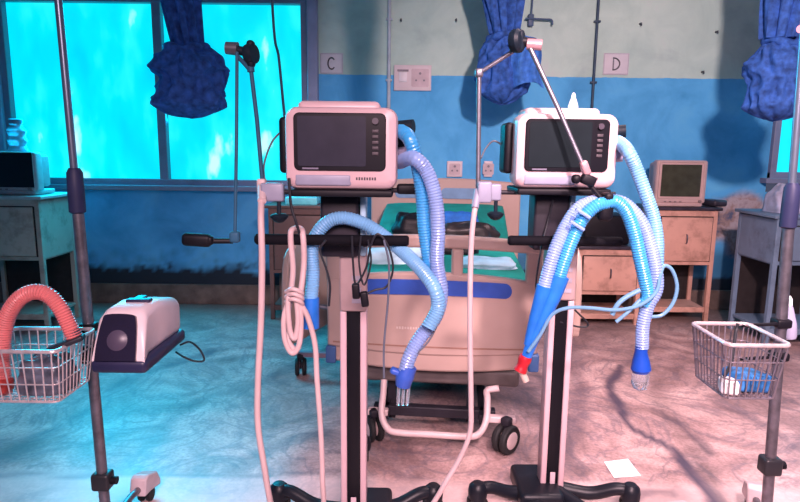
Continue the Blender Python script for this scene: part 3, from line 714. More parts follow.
# ================================================================== VENTILATORS
def ventilator(X, Y, dx, lab, bar, bside, tipy, rearx, grp='ventilators on wheeled stands', scr='on'):
    t = thing('ventilator', (X, Y, 0), lab, 'ventilator')
    w_, h_, z0 = .352, .270, 1.274; cz = z0+h_/2+.0; bxx = dx
    # casing: front shell w/ chamfered bottom, top bulge, tapering rear
    sh = MB()
    def ring(wd, hb_, ht, y, r): return [(bxx+x, y, z) for x, z in rrect(wd, ht-hb_, r, 6, 0, (ht+hb_)/2)]
    secs = [ring(w_-.05, z0+.03, z0+h_-.035, -.135, .02), ring(w_-.012, z0+.012, z0+h_-.018, -.128, .032), ring(w_, z0+.004, z0+h_-.012, -.11, .038), ring(w_, z0, z0+h_-.01, -.06, .04),
            ring(w_-.03, z0, z0+h_-.008, .05, .04), ring(w_-.08, z0+.02, z0+h_-.03, .12, .04), ring(w_-.12, z0+.04, z0+h_-.05, .13, .04)]
    n = len(secs[0]); vs = [v for s_ in secs for v in s_]; fs = [(i*n+k, i*n+(k+1) % n, (i+1)*n+(k+1) % n, (i+1)*n+k) for i in range(len(secs)-1) for k in range(n)]
    fs.append(tuple(range(n))); fs.append(tuple((len(secs)-1)*n+k for k in range(n))); sh.add(vs, fs)
    cs = sh.build('casing', casing, t, sharp=50)
    MB().rbox((bxx-.01, -.02, z0+h_-.012), (w_*.74, .15, .042), .018, 4).build('top_cover', casing, t)
    bz = MB(); sw, shh = w_*.81, h_*.655; sz = z0+h_*.56
    bz.prism(rrect(sw, shh, .018, 6, bxx-.003, sz), -.141, -.128); q = bz.build('screen_bezel', bezel, t, bevel=.003)
    MB().prism(rrect(sw*.74, shh*.86, .006, 3, bxx-.003-sw*.085, sz+.002), -.1435, -.139).build('screen', darkglass if scr == 'off' else mat('screen_lit_grey', (.03, .03, .045), .2, coat=.5), t)
    bt = MB(); kx = bxx+sw*.375
    for i in range(5): bt.rbox((kx, -.1425, sz+.034-i*.017), (.020, .003, .010), .002)
    bt.build('key_column', mat('dim_key', (.05, .04, .05), .5), q)
    MB().cyl((kx, -.141, sz+.064), (kx, -.150, sz+.064), .010).build('alarm_lamp', mat('dim_lamp', (.05, .04, .06), .4), q)
    MB().box((bxx-sw*.33, -.1425, sz-shh*.46), (.05, .002, .005)).build('brand_strip', mat('dim_print', (.15, .14, .2), .5), q)
    # dark logo lettering bottom right (illegible in the photo: short strokes)
    lg = MB(); lx = bxx+w_*.14
    for i in range(8): lg.box((lx+i*.0082, -.1325, z0+h_*.145), (.0055, .006, .0095 if i % 2 else .0085))
    lg.build('logo', mat('logo_ink', (.06, .05, .06), .5), cs, smooth=False)
    MB().rbox((bxx-w_*.16, -.122, z0+.034), (w_*.50, .03, .036), .007).build('lower_grip', greyp, cs)
    # side hardware
    MB().rbox((bxx-w_/2-.012, -.02, z0+h_*.52), (.034, .11, h_*.66), .014).build('side_module', black, t)
    pr = MB(); pr.cyl((bxx+w_/2-.01, -.03, z0+.20), (bxx+w_/2+.05, -.05, z0+.205), .022); pr.build('outlet_port', knob, t)
    pr = MB(); pr.cyl((bxx+w_/2-.01, -.03, z0+.115), (bxx+w_/2+.045, -.05, z0+.12), .022); pr.build('inlet_port', mat('port_lilac', (.45, .42, .58), .4), t)
    MB().rbox((bxx+w_/2+.012, -.0, z0+.155), (.05, .08, .10), .012).build('valve_block', knob, t)
    # rail plate
    MB().rbox((bxx, -.02, z0-.008), (w_*.92, .22, .022), .006).build('mount_plate', black, t)
    # neck
    MB().rbox((bxx-.016, .02, 1.15), (.128, .11, .21), .012).build('neck', neckm, t)
    MB().rbox((bxx+.062, .02, 1.15), (.020, .09, .205), .006).build('neck_trim', mat('pale_blue_trim', (.35, .55, .68), .4), t)
    # column: black slot between two pale rails
    cm = MB(); cm.rbox((0, .03, .56), (.048, .06, 1.0), .004); cm.build('column', mat('slot_black', (.004, .004, .007), .4, spec=.25), t)
    for s in (-1, 1):
        MB().rbox((s*.035, .028, .455), (.023, .068, .79), .006).build('column_rail', mat('rail_white', (.54, .38, .41), .35, var=.04), t)
    MB().rbox((0, .02, .965), (.094, .066, .23), .01).build('upper_panel', mat('warm_grey_plastic', (.34, .25, .25), .45, var=.1), t)
    for i in range(3): MB().box((.012, -.0145, .89+i*.04), (.032, .003, .016)).build('panel_label', mat('label_grey', (.30, .28, .34), .5), t, smooth=False)
    MB().rbox((0, -.006, .10), (.02, .006, .10), .002).build('slot_sticker', mat('sticker_pink', (.5, .38, .42), .5), t)
    # handle bar
    x0, x1, zb_ = bar
    hbm = MB(); hbm.tube([(x0, -.11, zb_), (x0+.006, -.11, zb_), (x1-.006, -.11, zb_), (x1, -.11, zb_)], lambda u: .0175 if 0 < u < 1 else .012, 18); hbm.build('handle_bar', mat('foam_black', (.004, .004, .007), .8, spec=.15), t)
    for s in (-.04, .04): MB().tube([(s, -.01, zb_-.03), (s, -.10, zb_-.002)], .010, 10).build('handle_bracket', black, t)
    # base
    MB().rbox((bside*.055, .03, .065), (.17, .25, .075), .02, 4).build('base_box', mat('base_black', (.008, .010, .016), .4, spec=.3), t)
    for ex, ey in ((.30, tipy), (-.30, tipy), (rearx, .50), (.20, -.30), (-.20, -.30)):
        R = sqrt(ex*ex+ey*ey); c_, s_ = ex/R, ey/R
        lg_ = MB(); lg_.tube(cr([(c_*.02, .03+s_*.02, .07), (c_*R*.5, .03+s_*R*.5, .062), (c_*R*.82, .03+s_*R*.82, .095), (c_*R, .03+s_*R, .092)], 6), lambda u: .027-.003*u, 12)
        lg_.lathe([(.001, .035), (.022, .032), (.034, .02), (.038, 0), (.036, -.03)], (c_*R, .03+s_*R, .09), (0, 0, 1), 18)
        g = lg_.build('base_leg', mat('base_black', (.018,.022,.03)), t)
        cw = MB(); ax = Vector((-s_, c_, 0))
        for o_ in (-.018, .018): cw.lathe([(.01, -.008), (.035, -.008), (.038, 0), (.035, .008), (.01, .008)], Vector((c_*R, .03+s_*R, .038))+ax*o_, ax, 20)
        cw.cyl(Vector((c_*R, .03+s_*R, .038))-ax*.02, Vector((c_*R, .03+s_*R, .038))+ax*.02, .010, n=10)
        cw.build('caster_wheel', rubber, g)
    return t
VL, VR = (P(353.5, 400, 2.02).x, 2.02), (P(556.5, 400, 2.21).x, 2.21)
zbL = P(333, 240, VL[1]-.11).z; zbR = P(562, 241, VR[1]-.11).z
xl0, xl1 = P(255, 239, VL[1]-.11).x-VL[0], P(409, 239, VL[1]-.11).x-VL[0]
xr0, xr1 = P(508, 240, VR[1]-.11).x-VR[0], P(622, 241, VR[1]-.11).x-VR[0]
ventilator(*VL, P(341, 150, VL[1]-.13).x-VL[0], 'cream cased ventilator on a wheeled column stand, left of the two', (xl0, xl1, zbL), 1, .10, 0, scr='on')
ventilator(*VR, P(567, 150, VR[1]-.13).x-VR[0], 'cream cased ventilator with a small white bottle on top, right of the two', (xr0, xr1, zbR), -1, -.07, .14, scr='off')
# small bottle on the right ventilator
zt = 1.274+.270+.009; a = P(573, 105, VR[1]-.03)
t = thing('small_bottle', (a.x, VR[1]-.03, zt), 'small white tapered bottle on top of the right ventilator', 'bottle')
MB().lathe([(.018, 0), (.018, .012), (.012, .03), (.009, .038)], (a.x, VR[1]-.03, zt-.001)).build('bottle_body', mat('bottle_white', (.75, .8, .85), .3), t, world=True)
MB().lathe([(.008, 0), (.008, .01), (.004, .02)], (a.x, VR[1]-.03, zt+.036)).build('cap', mat('bottle_cap', (.85, .85, .9), .3), t, world=True)
# rail bars + T-knob clamps beside each ventilator
def rail_clamp(p0, p1, kx, lab, thickend=None):
    t = thing('equipment_rail', (p0.x, p0.y, p0.z), lab, 'rail')
    MB().cyl(p0, p1, .008, n=12).build('bar', neckm, t, world=True)
    c_ = Vector((kx, p0.y, p0.z))
    MB().rbox(c_+Vector((-.02, 0, .0)), (.075, .035, .06), .008).build('clamp_block', greyp, t, world=True)
    k = MB(); k.cyl(c_+Vector((0, -.005, -.03)), c_+Vector((0, -.005, -.085)), .007, n=10); k.lathe([(.006, 0), (.016, .004), (.028, .016), (.03, .024), (.02, .03)][::-1], c_+Vector((0, -.005, -.10)), (0, 0, 1), 18)
    k.build('knob', knob, t, world=True)
    if thickend: MB().rbox(thickend, (.10, .03, .034), .01).build('end_grip', black, t, world=True)
    return t
yr = VL[1]-.06
a, c_ = P(264, 192, yr), P(425, 190, yr)
rail_clamp(a, c_, P(279, 192, yr).x, 'dark horizontal rail under the left ventilator with a grey clamp and black grip', P(412, 189, yr))
yq = VR[1]-.06
a, c_ = P(482, 192, yq), P(615, 194, yq)
rail_clamp(a, c_, P(496, 192, yq).x, 'dark horizontal rail under the right ventilator with a grey clamp and round knob')

# ================================================================== SUPPORT ARMS
# right arm
ys = VR[1]-.09
t = thing('support_arm', P(479, 192, ys), 'jointed metal support arm crossing the right ventilator screen', 'support arm')
pA, pB, pC, pD = P(478, 198, ys), P(479, 73, ys), P(512, 52, ys-.02), P(533, 50, ys-.06)
pE, pF = P(585, 170, VR[1]-.21), P(604, 202, VR[1]-.22)
MB().cyl(pA, pB, .0085, n=14).build('upright', chrome, t, world=True)
MB().rbox(P(484, 192, ys), (.05, .05, .075), .008).build('rail_bracket', greyp, t, world=True)
k = MB(); k.rbox(pB, (.028, .028, .03), .008); k.build('elbow', chrome, t, world=True)
MB().cyl(pB, pC, .007, n=12).build('upper_link', chrome, t, world=True)
kc = P(517, 41, ys-.05)
k = MB(); k.lathe([(.012, -.018), (.034, -.016), (.038, -.004), (.038, .008), (.03, .018), (.012, .02)], kc, (.8, -.6, .05), 22); k.rbox(kc+Vector((.0, .0, .0)), (.05, .035, .075), .015); k.build('locking_knob', knob, t, world=True)
k = MB(); k.cyl(kc, P(535, 43, ys-.05), .016, .016, 16); k.build('joint', black, t, world=True)
MB().cyl(P(527, 44, ys-.055), P(542, 45, ys-.065), .018, .018, 18).build('joint_cap', mat('pink_metal', (.55, .33, .36), .3, metal=.4), t, world=True)
MB().tube([pC, kc], .008, 10).build('link_pin', chrome, t, world=True)
MB().tube([P(530, 48, ys-.06), P(558, 108, VR[1]-.18), pE], lambda u: .0085-.0012*u, 14).build('lower_link', chrome, t, world=True)
k = MB(); k.rbox(P(585, 168, VR[1]-.21), (.026, .03, .05), .008, ry=-.4); k.build('link_end', mat('pink_metal', (0,0,0)), t, world=True)
k = MB(); k.rbox(P(588, 180, VR[1]-.21), (.05, .035, .035), .01, ry=.4); k.rbox(P(576, 179, VR[1]-.21), (.03, .03, .03), .012); k.build('clamp', black, t, world=True)
k = MB(); k.tube([P(589, 184, VR[1]-.21), pF], .008, 10); k.rbox(P(605, 210, VR[1]-.22), (.05, .05, .075), .02, 4); k.rbox(P(607, 197, VR[1]-.22), (.03, .06, .03), .01); k.build('hose_holder', black, t, world=True)
# left arm
ys = VL[1]-.02
t = thing('support_arm', P(262, 188, ys), 'jointed support arm standing in front of the window, left of the left ventilator', 'support arm')
kd = P(251, 54, ys)
blu = mat('blue_grey_rod', (.03, .10, .17), .5, spec=.2)
MB().tube([P(263, 188, ys), P(257, 120, ys), P(251, 70, ys)], .007, 12).build('upright', blu, t, world=True)
k = MB(); k.lathe([(.012, -.016), (.030, -.014), (.034, 0), (.030, .014), (.012, .016)], kd, (1, -.35, .05), 22); k.rbox(kd, (.026, .035, .085), .012); k.build('locking_knob', knob, t, world=True)
MB().tube([P(251, 72, ys), P(250, 62, ys)], .012, 12).build('collar', blu, t, world=True)
MB().cyl(P(247, 52, ys), P(236, 50, ys), .015, .014, 16).build('joint', knob, t, world=True)
MB().cyl(P(238, 49, ys), P(226, 48, ys), .021, .019, 18).build('joint_cap', dullst, t, world=True)
k = MB(); k.tube(cr([P(237, 56, ys-.02), P(243, 62, ys-.01), P(250, 70, ys)], 5), .007, 10); k.build('link_pin', blu, t, world=True)
MB().tube([P(237, 52, ys-.02), P(236.5, 140, ys-.05), P(235, 234, ys-.07)], .0055, 12).build('hanging_link', blu, t, world=True)
MB().rbox(P(235, 237, ys-.07), (.032, .03, .036), .008).build('pivot', blu, t, world=True)
k = MB(); k.tube([P(233, 241, ys-.07), P(210, 241, ys-.08)], .009, 10); k.build('paddle_rod', black, t, world=True)
k = MB(); k.rbox((P(197, 240, ys-.085)), (.095, .035, .042), .014, 4, ry=.05); k.rbox(P(209, 240.5, ys-.085), (.03, .028, .03), .01); k.build('paddle', black, t, world=True)
k = MB(); k.rbox(P(262, 187, ys), (.030, .035, .055), .008); k.build('rail_bracket', whitem, t, world=True)

# ================================================================== GAS HOSES
yh = VL[1]-.15
t = thing('gas_hose', PF(262, 520), 'white gas hose hanging straight down from the left ventilator rail', 'hose')
hose([P(262, 186, ys), P(261, 215, yh+.02), P(262, 260, yh), P(261, 320, yh), P(258, 380, yh), P(258, 425, yh), P(264, 465, yh), P(270, 500, yh+.02), PF(280, 540, .012), PF(300, 550, .012)], .0105, 12).build('hose', gasw, t, world=True)
MB().cyl(P(262, 184, ys), P(262, 201, yh+.05), .014, n=14).build('hose_fitting', whitem, t, world=True)
yb = VL[1]-.135
bt_ = VL[1]-.11
t = thing('coiled_hose', P(300, 240, bt_), 'white hose looped over the left handle bar with a knotted coil', 'hose')
pts = [P(294, 350, yb-.02), P(288, 340, yb-.02), P(287, 320, yb), P(290, 300, yb), P(293, 270, yb), P(291, 245, yb), P(291, 232, yb), P(295, 228.5, bt_), P(301, 229, bt_+.01), P(303, 236, yb), P(304, 262, yb), P(301, 290, yb-.015), P(297, 305, yb-.015)]
hose(pts, .0095, 12).build('hose', gasw, t, world=True)
pts = [P(289, 300, yb-.03), P(284, 318, yb-.03), P(285, 340, yb-.03), P(292, 353, yb-.03), P(299, 345, yb-.03), P(301, 322, yb-.03), P(299, 302, yb-.03), P(292, 292, yb-.03), P(288, 302, yb-.035), P(290, 330, yb-.035), P(295, 338, yb-.035), P(298, 322, yb-.035), P(297, 300, yb-.035), P(301, 305, yb-.03), P(308, 318, yb-.02), P(315, 345, yb), P(317, 380, yb), P(320, 420, yb), P(322, 460, yb), P(323, 490, yb), PF(328, 545, .012), PF(340, 560, .012)]
hose(pts, .0090, 12).build('coil', gasw, t, world=True)
k = MB()
for q in range(3): k.tube(cr([P(286, 292+q*5, yb-.02), P(293, 289+q*5, yb-.05), P(302, 293+q*5, yb-.04), P(301, 298+q*5, yb-.0)], 6), .007, 10)
k.build('knot', gasw, t, world=True)
yg = VR[1]-.12
t = thing('gas_hose', P(477, 195, yg), 'long pinkish white hose crossing in front of the bed footboard', 'hose')
hose([P(478, 196, yg+.02), P(474, 215, yg), P(471, 250, yg), P(470, 320, yg), P(471, 400, yg), P(470, 432, yg), P(460, 458, yg), P(446, 482, yg-.02), P(434, 502, yg-.03), PF(415, 530, .012), PF(400, 535, .012)], .0098, 12).build('hose', gasw, t, world=True)
MB().cyl(P(478, 190, yg+.03), P(475, 208, yg), .013, n=14).build('hose_fitting', greyp, t, world=True)

# ================================================================== BREATHING CIRCUITS
# left
yv = VL[1]-.16
t = thing('breathing_circuit', P(420, 300, yv), 'blue and clear breathing hoses hanging from the left ventilator', 'breathing circuit')
corr([P(401, 131, VL[1]-.05), P(409, 138, yv), P(416, 158, yv), P(422, 190, yv), P(425, 230, yv), P(430, 262, yv), P(437, 288, yv), P(441, 304, yv)], .0222).build('blue_hose', hosec, t, world=True)
corr([P(400, 162, VL[1]-.05), P(413, 158, yv-.03), P(426, 170, yv-.04), P(435, 196, yv-.04), P(438, 230, yv-.04), P(437, 262, yv-.03), P(441, 292, yv-.03), P(436, 316, yv-.03), P(420, 338, yv-.04), P(410, 356, yv-.05), P(405, 372, yv-.05)], .0222).build('clear_hose', hosew, t, world=True)
corr([P(311, 302, yv+.06), P(313, 275, yv+.085), P(312, 250, yv+.09), P(317, 234, yv+.09), P(328, 222, yv+.09), P(342, 218, yv+.09), P(360, 222, yv+.09), P(378, 232, yv+.09), P(396, 246, yv+.08), P(416, 264, yv+.0), P(434, 287, yv-.07), P(438, 308, yv-.07), P(428, 328, yv-.08)], .0222).build('draped_hose', mat('pale_cyan_corrugated', (.20, .48, .78), .3, trans=.2, coat=.3), t, world=True)
hose([P(311, 298, yv+.06), P(311, 312, yv+.055), P(311, 328, yv+.05)], .027, 14).build('blue_cuff', hoseb, t, world=True)
k = MB(); k.tube(cr([P(410, 366, yv-.05), P(405, 376, yv-.05), P(403, 386, yv-.05)], 5), lambda u: .030-.006*abs(u-.5)*2, 16); k.rbox(P(397, 372, yv-.05), (.045, .03, .02), .008, ry=.4)
y_ = k.build('wye_connector', bluep, t, world=True)
k = MB()
for dx in (-5, 0, 5): k.cyl(P(404+dx, 385, yv-.05), P(402.5+dx*.9, 405, yv-.05), .0055, .005, 10)
k.build('clear_prong', clear, y_, world=True)
hose([P(441, 300, yv-.06), P(438, 322, yv-.06), P(428, 342, yv-.06), P(412, 358, yv-.06), P(398, 372, yv-.05)], .003, 8).build('sensing_line', cablegr, t, world=True)
# right
yv = VR[1]-.23
t = thing('breathing_circuit', P(600, 300, yv), 'blue and clear breathing hoses looped over the holder of the right ventilator', 'breathing circuit')
corr([P(607, 203, yv), P(596, 206, yv), P(583, 218, yv), P(573, 238, yv), P(564, 262, yv), P(556, 288, yv)], .0222).build('blue_hose', hosec, t, world=True)
corr([P(598, 200, yv+.03), P(580, 207, yv+.03), P(567, 224, yv+.02), P(555, 250, yv), P(547, 276, yv), P(542, 296, yv)], .0222).build('clear_hose', hosew, t, world=True)
k = MB(); k.tube(cr([P(560, 276, yv), P(554, 294, yv), P(545, 314, yv), P(533, 340, yv), P(526, 358, yv)], 8), lambda u: .031-.014*u, 16)
k.tube(cr([P(545, 286, yv), P(540, 302, yv), P(534, 322, yv), P(528, 345, yv)], 8), lambda u: .028-.013*u, 16)
k.build('blue_sleeve', hoseb, t, world=True)
MB().tube(cr([P(526, 356, yv), P(523, 364, yv), P(520, 371, yv)], 4), lambda u: .021+.002*sin(u*8), 16).build('red_cap', redcap, t, world=True)
MB().tube([P(521, 370, yv), P(526, 381, yv)], .012, 12).build('end_fitting', mat('tan_fitting', (.55, .42, .36), .5), t, world=True)
corr([P(604, 203, yv), P(616, 202, yv), P(627, 213, yv), P(635, 235, yv), P(640, 258, yv), P(645, 280, yv), P(648, 296, yv), P(643, 306, yv)], .0222).build('blue_hose', hosec, t, world=True)
corr([P(612, 200, yv+.03), P(626, 205, yv+.03), P(641, 222, yv+.02), P(651, 248, yv+.01), P(656, 272, yv), P(656, 290, yv), P(648, 306, yv), P(643, 325, yv), P(642, 348, yv)], .0222).build('clear_hose', hosew, t, world=True)
corr([P(617, 141, VR[1]-.05), P(627, 150, yv+.06), P(636, 168, yv+.05), P(645, 192, yv+.04), P(653, 216, yv+.04), P(657, 240, yv+.03), P(657, 266, yv+.02)], .0222).build('outlet_hose', mat('pale_cyan_corrugated', (0,0,0)), t, world=True)
k = MB(); k.tube([P(642, 344, yv), P(641, 352, yv), P(641, 360, yv), P(641, 369, yv), P(641, 372, yv)], lambda u: (.021, .021, .028, .034, .028)[min(4, int(u*4+.01))], 18)
y_ = k.build('connector', mat('connector_blue', (.01, .06, .38), .3), t, world=True)
MB().lathe([(.028, 0), (.030, -.02), (.030, -.045), (.022, -.062), (.008, -.07)], P(641, 371, yv), (0, 0, 1), 20).build('clear_cup', clear, y_, world=True)
hose([P(528, 352, yv-.03), P(540, 335, yv-.03), P(552, 315, yv-.03), P(568, 308, yv-.04), P(590, 308, yv-.04), P(616, 310, yv-.04), P(640, 305, yv-.04), P(656, 292, yv-.03), P(660, 276, yv-.02), P(664, 266, yv), P(672, 270, yv), P(677, 286, yv), P(673, 303, yv), P(662, 315, yv), P(648, 317, yv)], .0062, 10).build('thin_line', thinb, t, world=True)
hose([P(612, 315, yv-.03), P(618, 304, yv-.03), P(628, 296, yv-.03), P(640, 290, yv-.03)], .008, 10).build('thin_line', thinb, t, world=True)
hose([P(616, 322, yv-.035), P(628, 312, yv-.035), P(640, 300, yv-.03)], .006, 10).build('thin_line', thinb, t, world=True)
k = MB()
for (px, py) in ((583, 214), (577, 226)): k.tube([P(px-7, py-5, yv-.03), P(px+7, py+4, yv-.03)], .006, 8)
k.build('hose_clip', hosew, t, world=True)

# ================================================================== CABLES on left ventilator and others
def cbl(pts, r, m_, lab, name='cable', plug=None):
    t = thing(name, pts[0], lab, 'cable')
    hose(pts, r, 8).build('wire', m_, t, world=True)
    for p in (plug or []):
        k = MB(); k.rbox(p, (.024, .024, .05), .006, ry=random.uniform(-.2, .2)); k.build('plug', black, t, world=True)
    return t
yc = VL[1]-.15
cbl([P(352, 236, yc), P(353, 262, yc), P(356, 284, yc), P(366, 268, yc), P(371, 245, yc), P(378, 234, yc), P(388, 246, yc), P(393, 268, yc), P(387, 286, yc), P(375, 290, yc), P(366, 294, yc)], .0035, cable, 'black cable looped over the right half of the left handle bar, ending in plugs', plug=[P(356, 291, yc), P(364.5, 299, yc)])
cbl([P(361, 236, yc-.01), P(359, 262, yc-.01), P(364, 285, yc-.01), P(371, 262, yc-.01), P(368, 240, yc-.01)], .003, cable, 'short black cable loop hanging from the left handle bar near its column')
cbl([P(384, 240, yc-.02), P(389, 265, yc-.02), P(388, 300, yc-.02), P(384, 345, yc-.02), P(384, 378, yc-.02)], .0035, cablegr, 'thin grey cable hanging straight down before the blue bed stripe')
cbl([P(326, 240, yc), P(320, 250, yc), P(326, 268, yc), P(330, 285, yc), P(329, 306, yc)], .0035, cable, 'short black cable hanging beside the clear hose at the left column')
cbl([P(285, 128, VL[1]+.0), P(272, 142, VL[1]), P(264, 165, VL[1]), P(265, 184, VL[1]-.03)], .0032, cablegr, 'thin cable bowing out from the left side of the left ventilator')
cbl([P(289, 178, VL[1]-.14), P(291, 205, VL[1]-.14), P(296, 222, VL[1]-.14), P(301, 238, VL[1]-.13)], .0045, cable, 'black cable running from the left ventilator down to its handle bar')
cbl([P(505, 147, VR[1]), P(494, 141, VR[1]), P(486, 148, VR[1]), P(481, 158, VR[1]-.05)], .0035, cablegr, 'short grey cable at the left side of the right ventilator')
cbl([P(553, 200, VR[1]-.05), P(547, 225, VR[1]-.05), P(541, 250, VR[1]-.08), P(536, 285, VR[1]-.08), P(540, 300, VR[1]-.1)], .0035, cable, 'thin black cable hanging behind the hoses of the right ventilator')
cbl([P(575, 310, VR[1]), P(588, 324, VR[1]+.02), P(580, 327, VR[1]+.02), P(560, 322, VR[1]-.0)], .0035, cable, 'thin dark cable looping beside the right column')
pt = P(286, 132, VL[1]+.12); 
cbl([P(272, -2, 2.5)+Vector((-.02, 0, 1.25)), P(272, -2, 2.5), P(279, 60, 2.45), P(286, 128, 2.36), P(292, 150, 2.30)], .0055, mat('dark_blue_wire', (.02, .05, .10), .5), 'dark cable hanging from above in front of the window to the left ventilator', 'hanging_cable')
# black filter under the left bar/vent cables (bracket on bed left)
# ================================================================== NETS
def net(cx, Y, pyneck, pyt, pyb, pw, neckw, lab, seed=0, m_=netm, lopsided=0, nm='mosquito_net', grp=None, pxc=None, ztop=ZT):
    zt_, zb_ = P(cx, pyt, Y).z, P(cx, pyb, Y).z; x = P(cx, (pyt+pyb)/2, Y).x; sc = Y*.98/600
    t = thing(nm, (x, Y, zb_), lab, 'net', grp)
    nx_ = (pyneck-cx)*sc if pyneck is not None else 0
    # hanging drape
    nu, nv = 72, 46; vs = []; fs = []; top = ztop
    for j in range(nv+1):
        u = j/nv; z = zt_-.03+(top-zt_+.03)*u
        r = (neckw/2*sc)*(1.0+.9*min(1, u*3.0)*.5+.25*u); ox = nx_*min(1, u*2.5)
        for i in range(nu):
            th = 2*pi*i/nu
            f = 1+.16*sin(9*th+seed+u*2)+.09*sin(17*th+seed*2-u*3)+.1*noise.noise(Vector((cos(th)*1.5, sin(th)*1.5, z*3+seed)))
            vs.append((x+ox+cos(th)*r*f, Y+sin(th)*r*f*.8, z))
    for j in range(nv):
        for i in range(nu): fs.append((j*nu+i, j*nu+(i+1) % nu, (j+1)*nu+(i+1) % nu, (j+1)*nu+i))
    fs.append(tuple(range(nu))[::-1]); fs.append(tuple(nv*nu+i for i in range(nu)))
    k = MB(); k.add(vs, fs); k.build('drape', m_, t, world=True, sharp=80)
    # gathered bundle
    nu, nv = 110, 60; vs = []; fs = []; H = zt_-zb_; Rw = pw/2*sc
    for j in range(nv+1):
        u = j/nv; z = zb_+H*u
        pr = (min(1, u/.16)**.5)*(1 if u < .62 else 1-.72*((u-.62)/.38)**1.6)*(.93+.07*sin(u*9+seed))
        for i in range(nu):
            th = 2*pi*i/nu; q = Vector((cos(th), sin(th), u*2.2))
            rid = 1-abs(noise.noise(q*2.3+Vector((seed, 0, 0))))*2
            f = 1+.20*noise.noise(q*1.3+Vector((seed*3, 1, 2)))+.15*(rid-.55)*(.6+u)+.045*sin(11*th+5*u+seed+3*noise.noise(q*1.5))+.03*noise.noise(q*5+Vector((0, seed, 0)))
            xx = cos(th)*Rw*pr*f+lopsided*(u-.5)*Rw
            vs.append((x+xx, Y+sin(th)*Rw*pr*f*.8, z+.05*H*noise.noise(q*2+Vector((seed, 5, 0)))))
    for j in range(nv):
        for i in range(nu): fs.append((j*nu+i, j*nu+(i+1) % nu, (j+1)*nu+(i+1) % nu, (j+1)*nu+i))
    fs.append(tuple(range(nu))[::-1]); fs.append(tuple(nv*nu+i for i in range(nu)))
    k = MB(); k.add(vs, fs); k.build('gathered_bundle', m_, t, world=True, sharp=80)
    # wrapped fold on top of the bundle
    k = MB(); pts = []
    for i in range(40):
        th = 2*pi*i/40; pts.append(Vector((x+nx_*.2+cos(th)*Rw*.50, Y+sin(th)*Rw*.42, zt_-.10*H+.03*sin(2*th+seed)*H)))
    k.tube(pts, lambda u: Rw*.12*(1+.3*sin(u*30)), 12, closed=True); k.build('tied_fold', m_, t, world=True, sharp=80)
    return t
net(190, 3.5, 176, 42, 117, 74, 27, 'dark blue net gathered in a bundle in front of the left window', 1.3)
t2 = net(503, 4.75, 497, 30, 104, 52, 26, 'blue net gathered against the wall behind the right arm knob', 4.1)
# paler hanging flap of the middle net
fl = MB(); nu, nv = 26, 20; vs = []; fs = []
for th_ in (0, .012):
    for j in range(nv+1):
        for i in range(nu+1):
            u, v = i/nu, j/nv; p = P(505+u*30+4*v, 46+v*44-5*sin(u*pi), 4.75)
            vs.append((p.x+.01*sin(v*7), 4.75-.17+th_+.022*sin(u*13+v*2)+.02*v-.05*sin(u*pi), p.z))
M1 = (nu+1)*(nv+1)
for o_ in (0, M1):
    for j in range(nv):
        for i in range(nu): q = o_+j*(nu+1)+i; fs.append((q, q+1, q+nu+2, q+nu+1))
for j in range(nv):
    for i in (0, nu): q = j*(nu+1)+i; fs.append((q, q+nu+1, q+nu+1+M1, q+M1))
for i in range(nu):
    for j in (0, nv): q = j*(nu+1)+i; fs.append((q, q+1, q+1+M1, q+M1))
fl.add(vs, fs); fl.build('pale_flap', netl, t2, world=True, sharp=70)['label'] = 'paler blue flap'
net(777, 3.9, 784, 34, 120, 60, 34, 'dark blue net hanging at the right edge in front of the far window', 7.7, lopsided=-.1)
net(452, 3.0, 452, -62, -32, 27, 21, 'blue net hanging high above the bed, shading the wall left of the pale conduit', 2.2)

